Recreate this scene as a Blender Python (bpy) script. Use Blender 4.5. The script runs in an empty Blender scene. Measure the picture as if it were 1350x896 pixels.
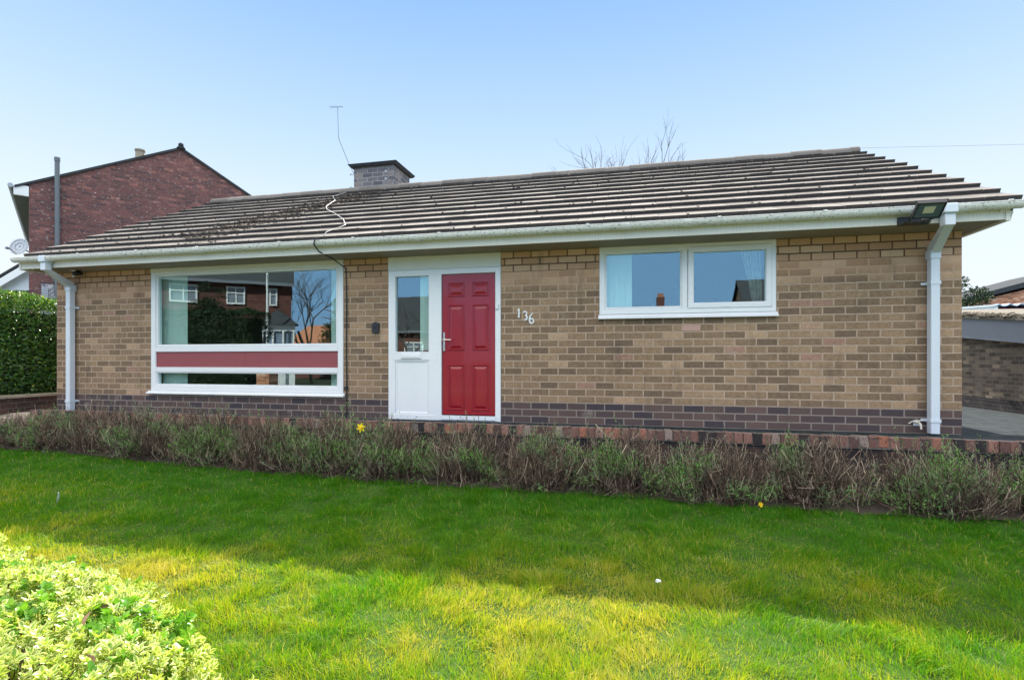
import bpy, math, random
import numpy as np
from math import radians, sin, cos, pi, sqrt
random.seed(7)
rng = np.random.default_rng(11)
scene = bpy.context.scene
COL = scene.collection

# ------------------------------------------------------------------ helpers
def tag(o, label=None, cat=None, group=None, kind=None):
    if label: o['label'] = label
    if cat: o['category'] = cat
    if group: o['group'] = group
    if kind: o['kind'] = kind
    return o

def empty(name, loc=(0, 0, 0), rz=0.0, label=None, cat=None, group=None):
    o = bpy.data.objects.new(name, None)
    o.empty_display_size = .2
    o.location = loc
    o.rotation_euler = (0, 0, rz)
    COL.objects.link(o)
    return tag(o, label, cat, group)

class MB:
    def __init__(s):
        s.v = []; s.f = []; s.r = []; s.mi = []; s.m = 0; s.smooth = False
    def quad(s, pts, r=None):
        n = len(s.v); s.v += [tuple(p) for p in pts]
        s.f.append(tuple(range(n, n + len(pts)))); s.r.append(random.random() if r is None else r); s.mi.append(s.m)
    def hexa(s, p, r=None):   # 8 points: bottom 4 ccw, top 4 ccw
        r = random.random() if r is None else r
        n = len(s.v); s.v += [tuple(q) for q in p]
        for f in ((3, 2, 1, 0), (4, 5, 6, 7), (0, 1, 5, 4), (1, 2, 6, 5), (2, 3, 7, 6), (3, 0, 4, 7)):
            s.f.append(tuple(n + i for i in f)); s.r.append(r); s.mi.append(s.m)
    def box(s, x0, x1, y0, y1, z0, z1, r=None):
        s.hexa([(x0, y0, z0), (x1, y0, z0), (x1, y1, z0), (x0, y1, z0), (x0, y0, z1), (x1, y0, z1), (x1, y1, z1), (x0, y1, z1)], r)
    def bbox(s, x0, x1, y0, y1, z0, z1, b=.006, r=None):
        """box with chamfered edges: three nested boxes' hull as rings along Y (front face chamfer)"""
        r = random.random() if r is None else r
        rings = [(y0, b), (y0 + b, 0), (y1 - b, 0), (y1, b)]
        n = len(s.v)
        for y, c in rings:
            s.v += [(x0 + c, y, z0), (x1 - c, y, z0), (x1, y, z0 + c), (x1, y, z1 - c), (x1 - c, y, z1), (x0 + c, y, z1), (x0, y, z1 - c), (x0, y, z0 + c)] if c else \
                   [(x0 + b, y, z0), (x1 - b, y, z0), (x1, y, z0 + b), (x1, y, z1 - b), (x1 - b, y, z1), (x0 + b, y, z1), (x0, y, z1 - b), (x0, y, z0 + b)]
        k = n
        for i in (0, 3):   # inset the end rings fully
            y, c = rings[i]
            for j, (px, pz) in enumerate([(x0 + 1.6*b, z0 + b), (x1 - 1.6*b, z0 + b), (x1 - b, z0 + 1.6*b), (x1 - b, z1 - 1.6*b), (x1 - 1.6*b, z1 - b), (x0 + 1.6*b, z1 - b), (x0 + b, z1 - 1.6*b), (x0 + b, z0 + 1.6*b)]):
                s.v[k + i*8 + j] = (px, y, pz)
        for i in range(3):
            for j in range(8):
                a = n + i*8 + j; b2 = n + i*8 + (j + 1) % 8
                s.f.append((a, b2, b2 + 8, a + 8)); s.r.append(r); s.mi.append(s.m)
        s.f.append(tuple(n + j for j in reversed(range(8)))); s.r.append(r); s.mi.append(s.m)
        s.f.append(tuple(n + 24 + j for j in range(8))); s.r.append(r); s.mi.append(s.m)
    def tube(s, pts, rad, seg=8, cap=True, flat=1.0, r=None):
        r = random.random() if r is None else r
        pts = [np.array(p, float) for p in pts]; N = len(pts)
        rads = rad if isinstance(rad, (list, tuple)) else [rad]*N
        n0 = len(s.v); ref = None
        for i, p in enumerate(pts):
            t = pts[min(i + 1, N - 1)] - pts[max(i - 1, 0)]; t /= (np.linalg.norm(t) + 1e-9)
            if ref is None:
                ref = np.array((0, 1, 0.)) if abs(t[1]) < .9 else np.array((1., 0, 0))
            a = np.cross(t, ref); a /= (np.linalg.norm(a) + 1e-9); b = np.cross(a, t); ref = b
            for k in range(seg):
                an = 2*pi*k/seg
                s.v.append(tuple(p + a*cos(an)*rads[i] + b*sin(an)*rads[i]*flat))
        for i in range(N - 1):
            for k in range(seg):
                a = n0 + i*seg + k; b = n0 + i*seg + (k + 1) % seg
                s.f.append((a, b, b + seg, a + seg)); s.r.append(r); s.mi.append(s.m)
        if cap:
            s.f.append(tuple(n0 + k for k in reversed(range(seg)))); s.r.append(r); s.mi.append(s.m)
            s.f.append(tuple(n0 + (N - 1)*seg + k for k in range(seg))); s.r.append(r); s.mi.append(s.m)
    def prism(s, prof, x0, x1, r=None):    # profile (y,z) swept along X
        r = random.random() if r is None else r
        n = len(s.v); k = len(prof)
        s.v += [(x0, y, z) for y, z in prof] + [(x1, y, z) for y, z in prof]
        for i in range(k):
            j = (i + 1) % k
            s.f.append((n + i, n + j, n + k + j, n + k + i)); s.r.append(r); s.mi.append(s.m)
        s.f.append(tuple(n + i for i in reversed(range(k)))); s.r.append(r); s.mi.append(s.m)
        s.f.append(tuple(n + k + i for i in range(k))); s.r.append(r); s.mi.append(s.m)
    def poly_y(s, prof, y0, y1, r=None):   # profile (x,z) swept along Y
        r = random.random() if r is None else r
        n = len(s.v); k = len(prof)
        s.v += [(x, y0, z) for x, z in prof] + [(x, y1, z) for x, z in prof]
        for i in range(k):
            j = (i + 1) % k
            s.f.append((n + i, n + j, n + k + j, n + k + i)); s.r.append(r); s.mi.append(s.m)
        s.f.append(tuple(n + i for i in reversed(range(k)))); s.r.append(r); s.mi.append(s.m)
        s.f.append(tuple(n + k + i for i in range(k))); s.r.append(r); s.mi.append(s.m)
    def blob(s, c, rx, ry, rz, seg=7, rings=4, jit=.2, r=None):
        r = random.random() if r is None else r
        n = len(s.v); c = np.array(c, float)
        s.v.append(tuple(c + (0, 0, -rz)))
        for i in range(1, rings):
            ph = -pi/2 + pi*i/rings
            for k in range(seg):
                a = 2*pi*k/seg; q = 1 + random.uniform(-jit, jit)
                s.v.append(tuple(c + np.array((rx*cos(ph)*cos(a), ry*cos(ph)*sin(a), rz*sin(ph)))*q))
        s.v.append(tuple(c + (0, 0, rz)))
        top = n + 1 + (rings - 1)*seg
        for k in range(seg):
            s.f.append((n, n + 1 + (k + 1) % seg, n + 1 + k)); s.r.append(r); s.mi.append(s.m)
            s.f.append((top, n + 1 + (rings - 2)*seg + k, n + 1 + (rings - 2)*seg + (k + 1) % seg)); s.r.append(r); s.mi.append(s.m)
        for i in range(rings - 2):
            for k in range(seg):
                a = n + 1 + i*seg + k; b = n + 1 + i*seg + (k + 1) % seg
                s.f.append((a, b, b + seg, a + seg)); s.r.append(r); s.mi.append(s.m)
    def build(s, name, mats, parent=None, smooth=False, bevel=0, label=None):
        me = bpy.data.meshes.new(name)
        me.from_pydata(s.v, [], s.f)
        if not isinstance(mats, (list, tuple)): mats = [mats]
        for m in mats: me.materials.append(m)
        at = me.attributes.new('rnd', 'FLOAT', 'FACE'); at.data.foreach_set('value', s.r)
        if len(mats) > 1: me.polygons.foreach_set('material_index', s.mi)
        if smooth: me.polygons.foreach_set('use_smooth', [True]*len(s.f))
        me.update()
        o = bpy.data.objects.new(name, me); COL.objects.link(o)
        if parent: o.parent = parent
        if bevel:
            b = o.modifiers.new('bevel', 'BEVEL'); b.width = bevel; b.segments = 2; b.limit_method = 'ANGLE'; b.angle_limit = radians(40)
        if label: o['label'] = label
        return o

def np_mesh(name, V, Q, mat, rnd=None, u=None, parent=None, smooth=True):
    """V (n,3), Q (m,4) quads; rnd per vertex float, u per vertex float"""
    me = bpy.data.meshes.new(name)
    me.vertices.add(len(V)); me.vertices.foreach_set('co', V.astype(np.float32).ravel())
    me.loops.add(Q.size); me.loops.foreach_set('vertex_index', Q.astype(np.int32).ravel())
    me.polygons.add(len(Q))
    me.polygons.foreach_set('loop_start', np.arange(0, Q.size, Q.shape[1], dtype=np.int32))
    if smooth: me.polygons.foreach_set('use_smooth', np.ones(len(Q), dtype=bool))
    if rnd is not None:
        a = me.attributes.new('rnd', 'FLOAT', 'POINT'); a.data.foreach_set('value', rnd.astype(np.float32))
    if u is not None:
        a = me.attributes.new('edge', 'FLOAT', 'POINT'); a.data.foreach_set('value', u.astype(np.float32))
    me.materials.append(mat); me.update(calc_edges=True); me.validate()
    o = bpy.data.objects.new(name, me); COL.objects.link(o)
    if parent: o.parent = parent
    return o

def norm(a): return a/(np.linalg.norm(a, axis=-1, keepdims=True) + 1e-9)

def ribbons(P, W, side):
    """P (N,K,3) centre lines, W (N,K) widths, side (N,3)"""
    N, K, _ = P.shape
    s = side[:, None, :]*W[:, :, None]*.5
    V = np.stack([P - s, P + s], axis=2).reshape(-1, 3)
    base = (np.arange(N)*K*2)[:, None] + (np.arange(K - 1)*2)[None, :]
    Q = np.stack([base, base + 1, base + 3, base + 2], axis=-1).reshape(-1, 4)
    return V, Q

def leaves(C, D, Nn, L, Wd, rows=4, fold=.25, curl=.25):
    """leaf cards with a real leaf outline, folded along the midrib and curled. C base (N,3), D direction, Nn normal"""
    N = len(C); D = norm(D); S = norm(np.cross(D, Nn)); Nn = np.cross(S, D)
    t = np.linspace(0, 1, rows + 1)
    prof = np.sin(np.pi*np.clip(t, .0, 1)**.8)**.75; prof[0] = .08; prof[-1] = .02
    V = np.zeros((N, rows + 1, 3, 3))
    for i, tt in enumerate(t):
        mid = C + D*(L*tt)[:, None] - Nn*(L*curl*tt**2)[:, None]
        w = (Wd*prof[i]*.5)[:, None]
        V[:, i, 1] = mid
        V[:, i, 0] = mid - S*w + Nn*w*fold*2
        V[:, i, 2] = mid + S*w + Nn*w*fold*2
    V = V.reshape(-1, 3)
    q = []
    for i in range(rows):
        a = i*3
        q += [(a, a + 1, a + 4, a + 3), (a + 1, a + 2, a + 5, a + 4)]
    q = np.array(q)
    Q = (np.arange(N)*(rows + 1)*3)[:, None, None] + q[None]
    edge = np.tile(np.array([1, 0, 1.]), N*(rows + 1))
    return V, Q.reshape(-1, 4), edge

def vnoise(x, y, s, seed=0):
    """cheap smooth 2d value noise in numpy"""
    r = np.random.default_rng(seed).random((64, 64))
    x = x*s + 1000; y = y*s + 1000
    xi = np.floor(x).astype(int); yi = np.floor(y).astype(int); fx = x - xi; fy = y - yi
    fx = fx*fx*(3 - 2*fx); fy = fy*fy*(3 - 2*fy)
    g = lambda a, b: r[a % 64, b % 64]
    return (g(xi, yi)*(1 - fx) + g(xi + 1, yi)*fx)*(1 - fy) + (g(xi, yi + 1)*(1 - fx) + g(xi + 1, yi + 1)*fx)*fy

def sstep(a, b, x):
    t = np.clip((x - a)/(b - a), 0, 1); return t*t*(3 - 2*t)

# ------------------------------------------------------------------ materials
class NT:
    def __init__(s, name):
        s.m = bpy.data.materials.new(name); s.m.use_nodes = True
        s.t = s.m.node_tree; s.t.nodes.clear()
        s.out = s.n('ShaderNodeOutputMaterial')
    def n(s, ty, **kw):
        nd = s.t.nodes.new(ty)
        for k, v in kw.items():
            if k.startswith('i_'):
                key = k[2:]; key = int(key) if key.isdigit() else key.replace('_', ' ')
                nd.inputs[key].default_value = v
            else: setattr(nd, k, v)
        return nd
    def l(s, a, b): s.t.links.new(a, b)
    def coord(s, out='Object'): return s.n('ShaderNodeTexCoord').outputs[out]
    def noise(s, scale, detail=3, rough=.55, vec=None, dist=0):
        nd = s.n('ShaderNodeTexNoise', i_Scale=scale, i_Detail=detail, i_Roughness=rough, i_Distortion=dist)
        s.l(vec if vec is not None else s.coord(), nd.inputs['Vector']); return nd.outputs['Fac']
    def mapping(s, vec, scale=(1, 1, 1), loc=(0, 0, 0)):
        nd = s.n('ShaderNodeMapping'); nd.inputs['Scale'].default_value = scale; nd.inputs['Location'].default_value = loc
        s.l(vec, nd.inputs['Vector']); return nd.outputs[0]
    def ramp(s, fac, stops, interp='LINEAR'):
        nd = s.n('ShaderNodeValToRGB'); cr = nd.color_ramp; cr.interpolation = interp
        while len(cr.elements) < len(stops): cr.elements.new(.5)
        for e, (p, c) in zip(cr.elements, stops):
            e.position = p; e.color = (*c, 1) if len(c) == 3 else c
        s.l(fac, nd.inputs[0]); return nd.outputs[0]
    def mix(s, fac, a, b, mode='MIX'):
        nd = s.n('ShaderNodeMix', data_type='RGBA', blend_type=mode)
        for sock, v in ((nd.inputs[0], fac), (nd.inputs[6], a), (nd.inputs[7], b)):
            if hasattr(v, 'is_linked'): s.l(v, sock)
            elif isinstance(v, (int, float)): sock.default_value = v
            else: sock.default_value = (*v, 1)
        return nd.outputs[2]
    def math(s, op, a, b=0.0, clamp=False):
        nd = s.n('ShaderNodeMath', operation=op, use_clamp=clamp)
        for i, v in enumerate((a, b)):
            if hasattr(v, 'is_linked'): s.l(v, nd.inputs[i])
            else: nd.inputs[i].default_value = v
        return nd.outputs[0]
    def attr(s, name): return s.n('ShaderNodeAttribute', attribute_name=name).outputs['Fac']
    def bump(s, h, strength=.5, dist=.01):
        nd = s.n('ShaderNodeBump', i_Strength=strength, i_Distance=dist); s.l(h, nd.inputs['Height']); return nd.outputs[0]
    def pbr(s, col, rough=.7, bump=None, spec=.5, metal=0, coat=0):
        p = s.n('ShaderNodeBsdfPrincipled')
        if hasattr(col, 'is_linked'): s.l(col, p.inputs['Base Color'])
        else: p.inputs['Base Color'].default_value = (*col, 1)
        if hasattr(rough, 'is_linked'): s.l(rough, p.inputs['Roughness'])
        else: p.inputs['Roughness'].default_value = rough
        p.inputs['Specular IOR Level'].default_value = spec
        p.inputs['Metallic'].default_value = metal
        p.inputs['Coat Weight'].default_value = coat
        if bump is not None: s.l(bump, p.inputs['Normal'])
        s.l(p.outputs[0], s.out.inputs[0]); return s.m

def simple(name, col, rough=.6, var=.12, scale=8, bump=.0, spec=.5, metal=0, coat=0, dirt=None):
    t = NT(name)
    n1 = t.noise(scale, 5); n2 = t.noise(scale*9, 3)
    f = t.math('ADD', t.math('MULTIPLY', n1, .65), t.math('MULTIPLY', n2, .35))
    lo = tuple(c*(1 - var) for c in col); hi = tuple(min(1, c*(1 + var)) for c in col)
    c = t.ramp(f, [(.3, lo), (.7, hi)])
    if dirt:
        dc, thr, sc = dirt
        dn = t.noise(sc, 6, .7)
        c = t.mix(t.ramp(dn, [(thr, (0, 0, 0)), (min(1, thr + .12), (1, 1, 1))]), c, dc)
    b = t.bump(n2, bump, .004) if bump else None
    return t.pbr(c, rough, b, spec, metal, coat)

def wallvec(t):
    tc = t.n('ShaderNodeTexCoord'); sx = t.n('ShaderNodeSeparateXYZ'); t.l(tc.outputs['Object'], sx.inputs[0])
    sn = t.n('ShaderNodeSeparateXYZ'); t.l(tc.outputs['Normal'], sn.inputs[0])
    a = t.math('GREATER_THAN', t.math('ABSOLUTE', sn.outputs[0]), .5)
    u = t.math('ADD', t.math('MULTIPLY', sx.outputs[0], t.math('SUBTRACT', 1, a)), t.math('MULTIPLY', sx.outputs[1], a))
    cb = t.n('ShaderNodeCombineXYZ'); t.l(u, cb.inputs[0]); t.l(sx.outputs[2], cb.inputs[1])
    return cb.outputs[0], sx.outputs[2], tc.outputs['Object']

def brick_mat(name, stops, mortar, bw=.2385, rh=.0905, ms=.0088, top=None, plinth=None, rough=.85, bumpd=.006, speck=None):
    t = NT(name)
    vec, z, obj = wallvec(t)
    wob = t.n('ShaderNodeTexNoise', i_Scale=9, i_Detail=3); t.l(obj, wob.inputs['Vector'])
    wv = t.n('ShaderNodeVectorMath', operation='SCALE'); wv.inputs['Scale'].default_value = .0075
    sb = t.n('ShaderNodeVectorMath', operation='SUBTRACT'); t.l(wob.outputs['Color'], sb.inputs[0]); sb.inputs[1].default_value = (.5, .5, .5)
    t.l(sb.outputs[0], wv.inputs[0])
    ad = t.n('ShaderNodeVectorMath', operation='ADD'); t.l(vec, ad.inputs[0]); t.l(wv.outputs[0], ad.inputs[1])
    br = t.n('ShaderNodeTexBrick', offset=.5, i_Scale=1.0, i_Mortar_Size=ms, i_Mortar_Smooth=.25, i_Bias=0.0, i_Brick_Width=bw, i_Row_Height=rh)
    br.inputs['Color1'].default_value = (0, 0, 0, 1); br.inputs['Color2'].default_value = (1, 1, 1, 1); br.inputs['Mortar'].default_value = (.5, .5, .5, 1)
    t.l(ad.outputs[0], br.inputs['Vector'])
    rnd = br.outputs['Color']; mfac = br.outputs['Fac']
    body = t.ramp(rnd, stops)
    fine = t.noise(170, 4, .7, obj); med = t.noise(22, 4, .6, obj); big = t.noise(.8, 3, .5, obj)
    body = t.mix(.95, body, t.ramp(fine, [(.32, (.16, .16, .16)), (.68, (.84, .84, .84))]), 'OVERLAY')
    body = t.mix(.5, body, t.ramp(med, [(.3, (.3, .3, .3)), (.7, (.7, .7, .7))]), 'OVERLAY')
    mcol = t.mix(t.ramp(med, [(.35, (0, 0, 0)), (.65, (1, 1, 1))]), mortar, tuple(c*.72 for c in mortar))
    zn = t.math('ADD', z, t.math('MULTIPLY', t.math('SUBTRACT', t.noise(2.2, 4, .6, obj), .5), .12))
    if top:
        z0, tstops, tm, zmid = top
        # weathering band: the sheltered courses under the eaves keep their clean orange face
        k2 = t.math('MULTIPLY', t.math('GREATER_THAN', z, z0), 1.0)
        soft = t.n('ShaderNodeMapRange'); soft.inputs[1].default_value = zmid; soft.inputs[2].default_value = z0 + .02
        t.l(zn, soft.inputs[0])
        body = t.mix(t.math('MULTIPLY', soft.outputs[0], .78), body, t.ramp(rnd, tstops))
        mcol = t.mix(t.math('MULTIPLY', soft.outputs[0], .8), mcol, tstops[1][1])
        mcol = t.mix(k2, mcol, tm)
    if plinth:
        z1, pstops, pm = plinth
        k = t.math('LESS_THAN', z, z1)
        pb = t.mix(.3, t.ramp(rnd, pstops), t.ramp(fine, [(.3, (.3, .3, .3)), (.7, (.7, .7, .7))]), 'OVERLAY')
        body = t.mix(k, body, pb); mcol = t.mix(k, mcol, pm)
    if speck:
        sp = t.noise(9, 4, .75, t.mapping(obj, (1, 1, 2.4)))
        body = t.mix(t.ramp(sp, [(speck[1], (0, 0, 0)), (speck[1] + .05, (1, 1, 1))]), body, speck[0])
    col = t.mix(mfac, body, mcol)
    col = t.mix(.25, col, t.ramp(big, [(.3, (.38, .38, .38)), (.7, (.62, .62, .62))]), 'OVERLAY')
    # pale salts and sooty rain marks
    salt = t.noise(2.6, 6, .72, obj); soot = t.noise(1, 5, .65, t.mapping(obj, (5, 5, .9)))
    col = t.mix(t.ramp(salt, [(.60, (0, 0, 0)), (.72, (.28, .28, .28))]), col, (.58, .50, .42))
    col = t.mix(t.ramp(soot, [(.56, (0, 0, 0)), (.74, (.45, .45, .45))]), col, (.07, .06, .05))
    h = t.math('ADD', t.math('MULTIPLY', t.math('SUBTRACT', 1, mfac), 1.0), t.math('ADD', t.math('MULTIPLY', fine, .3), t.math('MULTIPLY', med, .25)))
    return t.pbr(col, rough, t.bump(h, .8, bumpd), .3)

M = {}
M['brick'] = brick_mat('house_brick',
    [(0, (.165, .112, .076)), (.3, (.225, .150, .095)), (.7, (.290, .192, .117)), (.88, (.335, .225, .140)), (.95, (.44, .295, .19)), (.98, (.34, .20, .145))],
    (.52, .385, .285), top=(1.992, [(0, (.56, .31, .18)), (.5, (.66, .39, .235)), (1, (.72, .46, .30))], (.15, .08, .05), 1.72),
    plinth=(.2715, [(0, (.055, .045, .055)), (.5, (.098, .068, .064)), (1, (.14, .088, .078))], (.27, .22, .19)))
M['brick_gable'] = brick_mat('old_red_brick', [(0, (.10, .055, .06)), (.4, (.16, .072, .07)), (.85, (.20, .085, .08)), (1, (.30, .13, .11))],
    (.17, .12, .115), bw=.22, rh=.083, ms=.008, speck=((.52, .45, .46), .59))
M['brick_red'] = brick_mat('red_brick', [(0, (.09, .035, .032)), (.5, (.13, .048, .042)), (1, (.18, .07, .055))], (.13, .09, .08), speck=None)
M['brick_out'] = brick_mat('orange_brick', [(0, (.12, .05, .04)), (.3, (.42, .16, .09)), (.7, (.55, .24, .14)), (1, (.68, .42, .30))], (.5, .36, .27))
M['brick_dark'] = brick_mat('dark_brick', [(0, (.018, .016, .02)), (.5, (.035, .026, .028)), (1, (.07, .04, .035))], (.05, .045, .045))
M['brick_plant'] = brick_mat('planter_brick', [(0, (.05, .035, .035)), (.5, (.11, .06, .05)), (1, (.17, .09, .07))], (.13, .11, .1))
M['brick_garage'] = brick_mat('garage_brick', [(0, (.07, .055, .045)), (.5, (.14, .11, .085)), (.85, (.20, .155, .115)), (1, (.30, .235, .16))], (.20, .17, .13),
    plinth=(-.06, [(0, (.02, .018, .02)), (1, (.035, .03, .03))], (.04, .035, .035)))
M['white'] = simple('white_upvc', (.80, .81, .83), .36, .035, 2.5, dirt=((.60, .60, .57), .70, 9))
M['header'] = simple('cream_board', (.74, .735, .69), .5, .05, 6, .15, dirt=((.35, .36, .30), .68, 14))
M['fascia'] = None
def streak_mat(name, col, dirt, thr=.58):
    t = NT(name); o = t.coord()
    st = t.noise(1, 5, .7, t.mapping(o, (60, 60, 2.2)))
    sp = t.noise(1, 6, .75, t.mapping(o, (26, 26, 45)))
    c = t.mix(t.ramp(st, [(.45, (0, 0, 0)), (.8, (.55, .55, .55))]), col, tuple(k*.6 for k in col))
    c = t.mix(t.ramp(sp, [(thr, (0, 0, 0)), (thr + .07, (1, 1, 1))]), c, dirt)
    return t.pbr(c, .62, t.bump(st, .15, .003))
M['fascia'] = streak_mat('painted_fascia', (.78, .75, .68), (.30, .31, .26), .66)
M['gutter'] = streak_mat('gutter_plastic', (.80, .79, .76), (.15, .15, .12), .56)
M['pipe'] = simple('pipe_plastic', (.66, .71, .78), .35, .04, 5, dirt=((.35, .37, .36), .72, 18))
M['soffit'] = simple('soffit_board', (.26, .215, .17), .6, .1, 5, .2, dirt=((.22, .19, .15), .64, 9))
M['red_panel'] = simple('faded_red_panel', (.29, .07, .08), .5, .07, 3, dirt=((.22, .06, .075), .68, 12))
M['black'] = simple('black_plastic', (.02, .021, .024), .4, .2, 10)
M['metal'] = simple('brushed_metal', (.62, .61, .58), .25, .05, 10, metal=1)
M['cable_white'] = simple('white_cable', (.55, .55, .54), .5, .05)
M['lens'] = simple('lens_glass', (.03, .035, .045), .08, .05)
M['grey_metal'] = simple('grey_metal', (.35, .36, .38), .4, .1, metal=.6)
M['led'] = simple('led_panel', (.62, .58, .40), .3, .12, 60)
M['soil'] = simple('dark_soil', (.045, .034, .024), .95, .4, 12, .8)
M['render'] = simple('pale_render', (.62, .66, .72), .8, .06, 4, .2)
M['asphalt'] = simple('asphalt', (.05, .05, .052), .9, .25, 20, .4)
M['pavement'] = simple('pavement_slab', (.26, .25, .235), .85, .15, 4, .3)
M['far_ground'] = simple('rough_turf', (.06, .085, .03), .95, .4, 1.5, .5)
M['slate'] = simple('grey_slate', (.05, .055, .062), .95, .25, 12, .3, spec=.08)
M['coping_stone'] = simple('weathered_stone', (.32, .28, .215), .85, .2, 9, .5, dirt=((.12, .12, .07), .6, 14))
M['felt'] = simple('mossy_felt', (.13, .115, .09), .95, .35, 14, .8, dirt=((.22, .20, .16), .58, 10))
M['grey_paint'] = simple('grey_painted_board', (.17, .19, .23), .6, .06, 3)
M['maroon'] = simple('maroon_door', (.13, .012, .035), .5, .1, 6)
M['blue_sheet'] = simple('blue_white_sheet', (.30, .42, .62), .4, .3, 3)
M['dark_wood'] = simple('dark_wall', (.05, .055, .06), .8, .2, 4)
M['aerial'] = simple('dull_aerial_rod', (.16, .18, .20), .9, .1, spec=.05)
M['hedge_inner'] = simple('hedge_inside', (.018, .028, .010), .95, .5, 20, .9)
M['bark'] = simple('bark', (.10, .08, .062), .9, .3, 15, .7)
M['feather'] = simple('feather_white', (.85, .86, .88), .6, .05, 20)
M['petal'] = simple('yellow_petal', (.85, .68, .015), .5, .1, 30)
M['petal2'] = simple('orange_trumpet', (.86, .50, .01), .5, .1, 30)
M['stalk'] = simple('green_stalk', (.08, .16, .04), .6, .2, 30)
M['moss'] = simple('dark_moss', (.085, .068, .05), .95, .5, 30, .6)
M['moss_light'] = simple('dry_moss', (.36, .30, .24), .95, .4, 30, .6)
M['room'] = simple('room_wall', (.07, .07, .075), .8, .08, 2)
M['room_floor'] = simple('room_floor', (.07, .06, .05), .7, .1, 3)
M['orange_tile'] = simple('orange_tile', (.40, .16, .08), .8, .25, 12, .3)

def pebble():
    t = NT('pebble_dash'); o = t.coord()
    v = t.n('ShaderNodeTexVoronoi', i_Scale=34); t.l(o, v.inputs['Vector'])
    c = t.ramp(v.outputs['Color'], [(0, (.05, .055, .07)), (.4, (.22, .24, .28)), (.7, (.48, .49, .52)), (1, (.68, .68, .70))])
    return t.pbr(c, .85, t.bump(v.outputs['Distance'], .9, .02))
M['pebble'] = pebble()

def tile_mat():
    t = NT('concrete_roof_tile'); o = t.coord(); r = t.attr('rnd')
    c = t.ramp(r, [(0, (.142, .130, .121)), (.5, (.180, .166, .155)), (1, (.220, .203, .190))])
    f = t.noise(120, 5, .75, o); m = t.noise(7, 5, .65, o); b = t.noise(1.1, 3, .5, o)
    c = t.mix(.5, c, t.ramp(f, [(.3, (.28, .28, .28)), (.7, (.76, .76, .76))]), 'OVERLAY')
    c = t.mix(t.ramp(m, [(.56, (0, 0, 0)), (.72, (.75, .75, .75))]), c, (.085, .075, .062))
    l = t.noise(34, 4, .7, o)
    c = t.mix(t.ramp(l, [(.68, (0, 0, 0)), (.73, (.8, .8, .8))]), c, (.34, .31, .26))
    c = t.mix(.35, c, t.ramp(b, [(.3, (.4, .4, .4)), (.7, (.6, .6, .6))]), 'OVERLAY')
    return t.pbr(c, .95, t.bump(t.math('ADD', f, m), .5, .006), .12)
M['tile'] = tile_mat()
M['tile_edge'] = simple('shade_toned_tile_edge', (.055, .050, .048), .95, .35, 25, .4)  # darker riser colour paints in the shade on the tile noses

def coping_mat():
    t = NT('edge_bricks'); o = t.coord(); r = t.attr('rnd')
    c = t.ramp(r, [(0, (.030, .026, .028)), (.16, (.05, .036, .036)), (.2, (.14, .075, .065)), (.5, (.21, .105, .085)), (.75, (.29, .15, .12)), (.9, (.36, .14, .09)), (.95, (.30, .22, .19))])
    m = t.noise(30, 5, .75, o); f = t.noise(150, 3, .7, o)
    sn = t.n('ShaderNodeSeparateXYZ'); t.l(t.n('ShaderNodeNewGeometry').outputs['Normal'], sn.inputs[0])
    c = t.mix(t.ramp(m, [(.55, (0, 0, 0)), (.63, (.85, .85, .85))]), c, (.045, .038, .034))
    c = t.mix(t.ramp(t.noise(17, 4, .7, o), [(.62, (0, 0, 0)), (.68, (.7, .7, .7))]), c, (.36, .27, .22))
    # trodden, lichened grey top face of the bricks
    top = t.math('MULTIPLY', t.math('GREATER_THAN', sn.outputs[2], .7), .8)
    c = t.mix(top, c, (.17, .15, .135))
    c = t.mix(.4, c, t.ramp(f, [(.3, (.3, .3, .3)), (.7, (.7, .7, .7))]), 'OVERLAY')
    return t.pbr(c, .85, t.bump(t.math('ADD', m, f), .7, .008), .3)
M['coping'] = coping_mat()

def paving_mat(name, c1, c2, mort, bw, rh, rough=.75):
    t = NT(name); o = t.coord()
    br = t.n('ShaderNodeTexBrick', offset=.5, i_Scale=1.0, i_Mortar_Size=.006, i_Mortar_Smooth=.2, i_Bias=0.0, i_Brick_Width=bw, i_Row_Height=rh)
    br.inputs['Color1'].default_value = (*c1, 1); br.inputs['Color2'].default_value = (*c2, 1); br.inputs['Mortar'].default_value = (*mort, 1)
    t.l(o, br.inputs['Vector'])
    n = t.noise(14, 5, .7); f = t.noise(90, 4, .7)
    c = t.mix(.5, br.outputs['Color'], t.ramp(n, [(.3, (.3, .3, .3)), (.7, (.7, .7, .7))]), 'OVERLAY')
    h = t.math('ADD', t.math('SUBTRACT', 1, br.outputs['Fac']), t.math('MULTIPLY', f, .5))
    return t.pbr(c, .97, t.bump(h, .7, .008), .08)
M['drive'] = paving_mat('drive_blocks', (.024, .031, .035), (.045, .054, .060), (.010, .012, .013), .21, .105)
M['path'] = paving_mat('path_blocks', (.11, .095, .085), (.17, .145, .13), (.06, .05, .045), .21, .105)

def door_mat():
    t = NT('red_door_skin'); o = t.coord()
    w = t.noise(1, 5, .7, t.mapping(o, (55, 55, 3.5)), 1.2)
    c = t.ramp(w, [(.3, (.26, .0045, .014)), (.7, (.34, .007, .021))])
    return t.pbr(c, .33, t.bump(w, .35, .004), .5, coat=.25)
M['door'] = door_mat()

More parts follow.
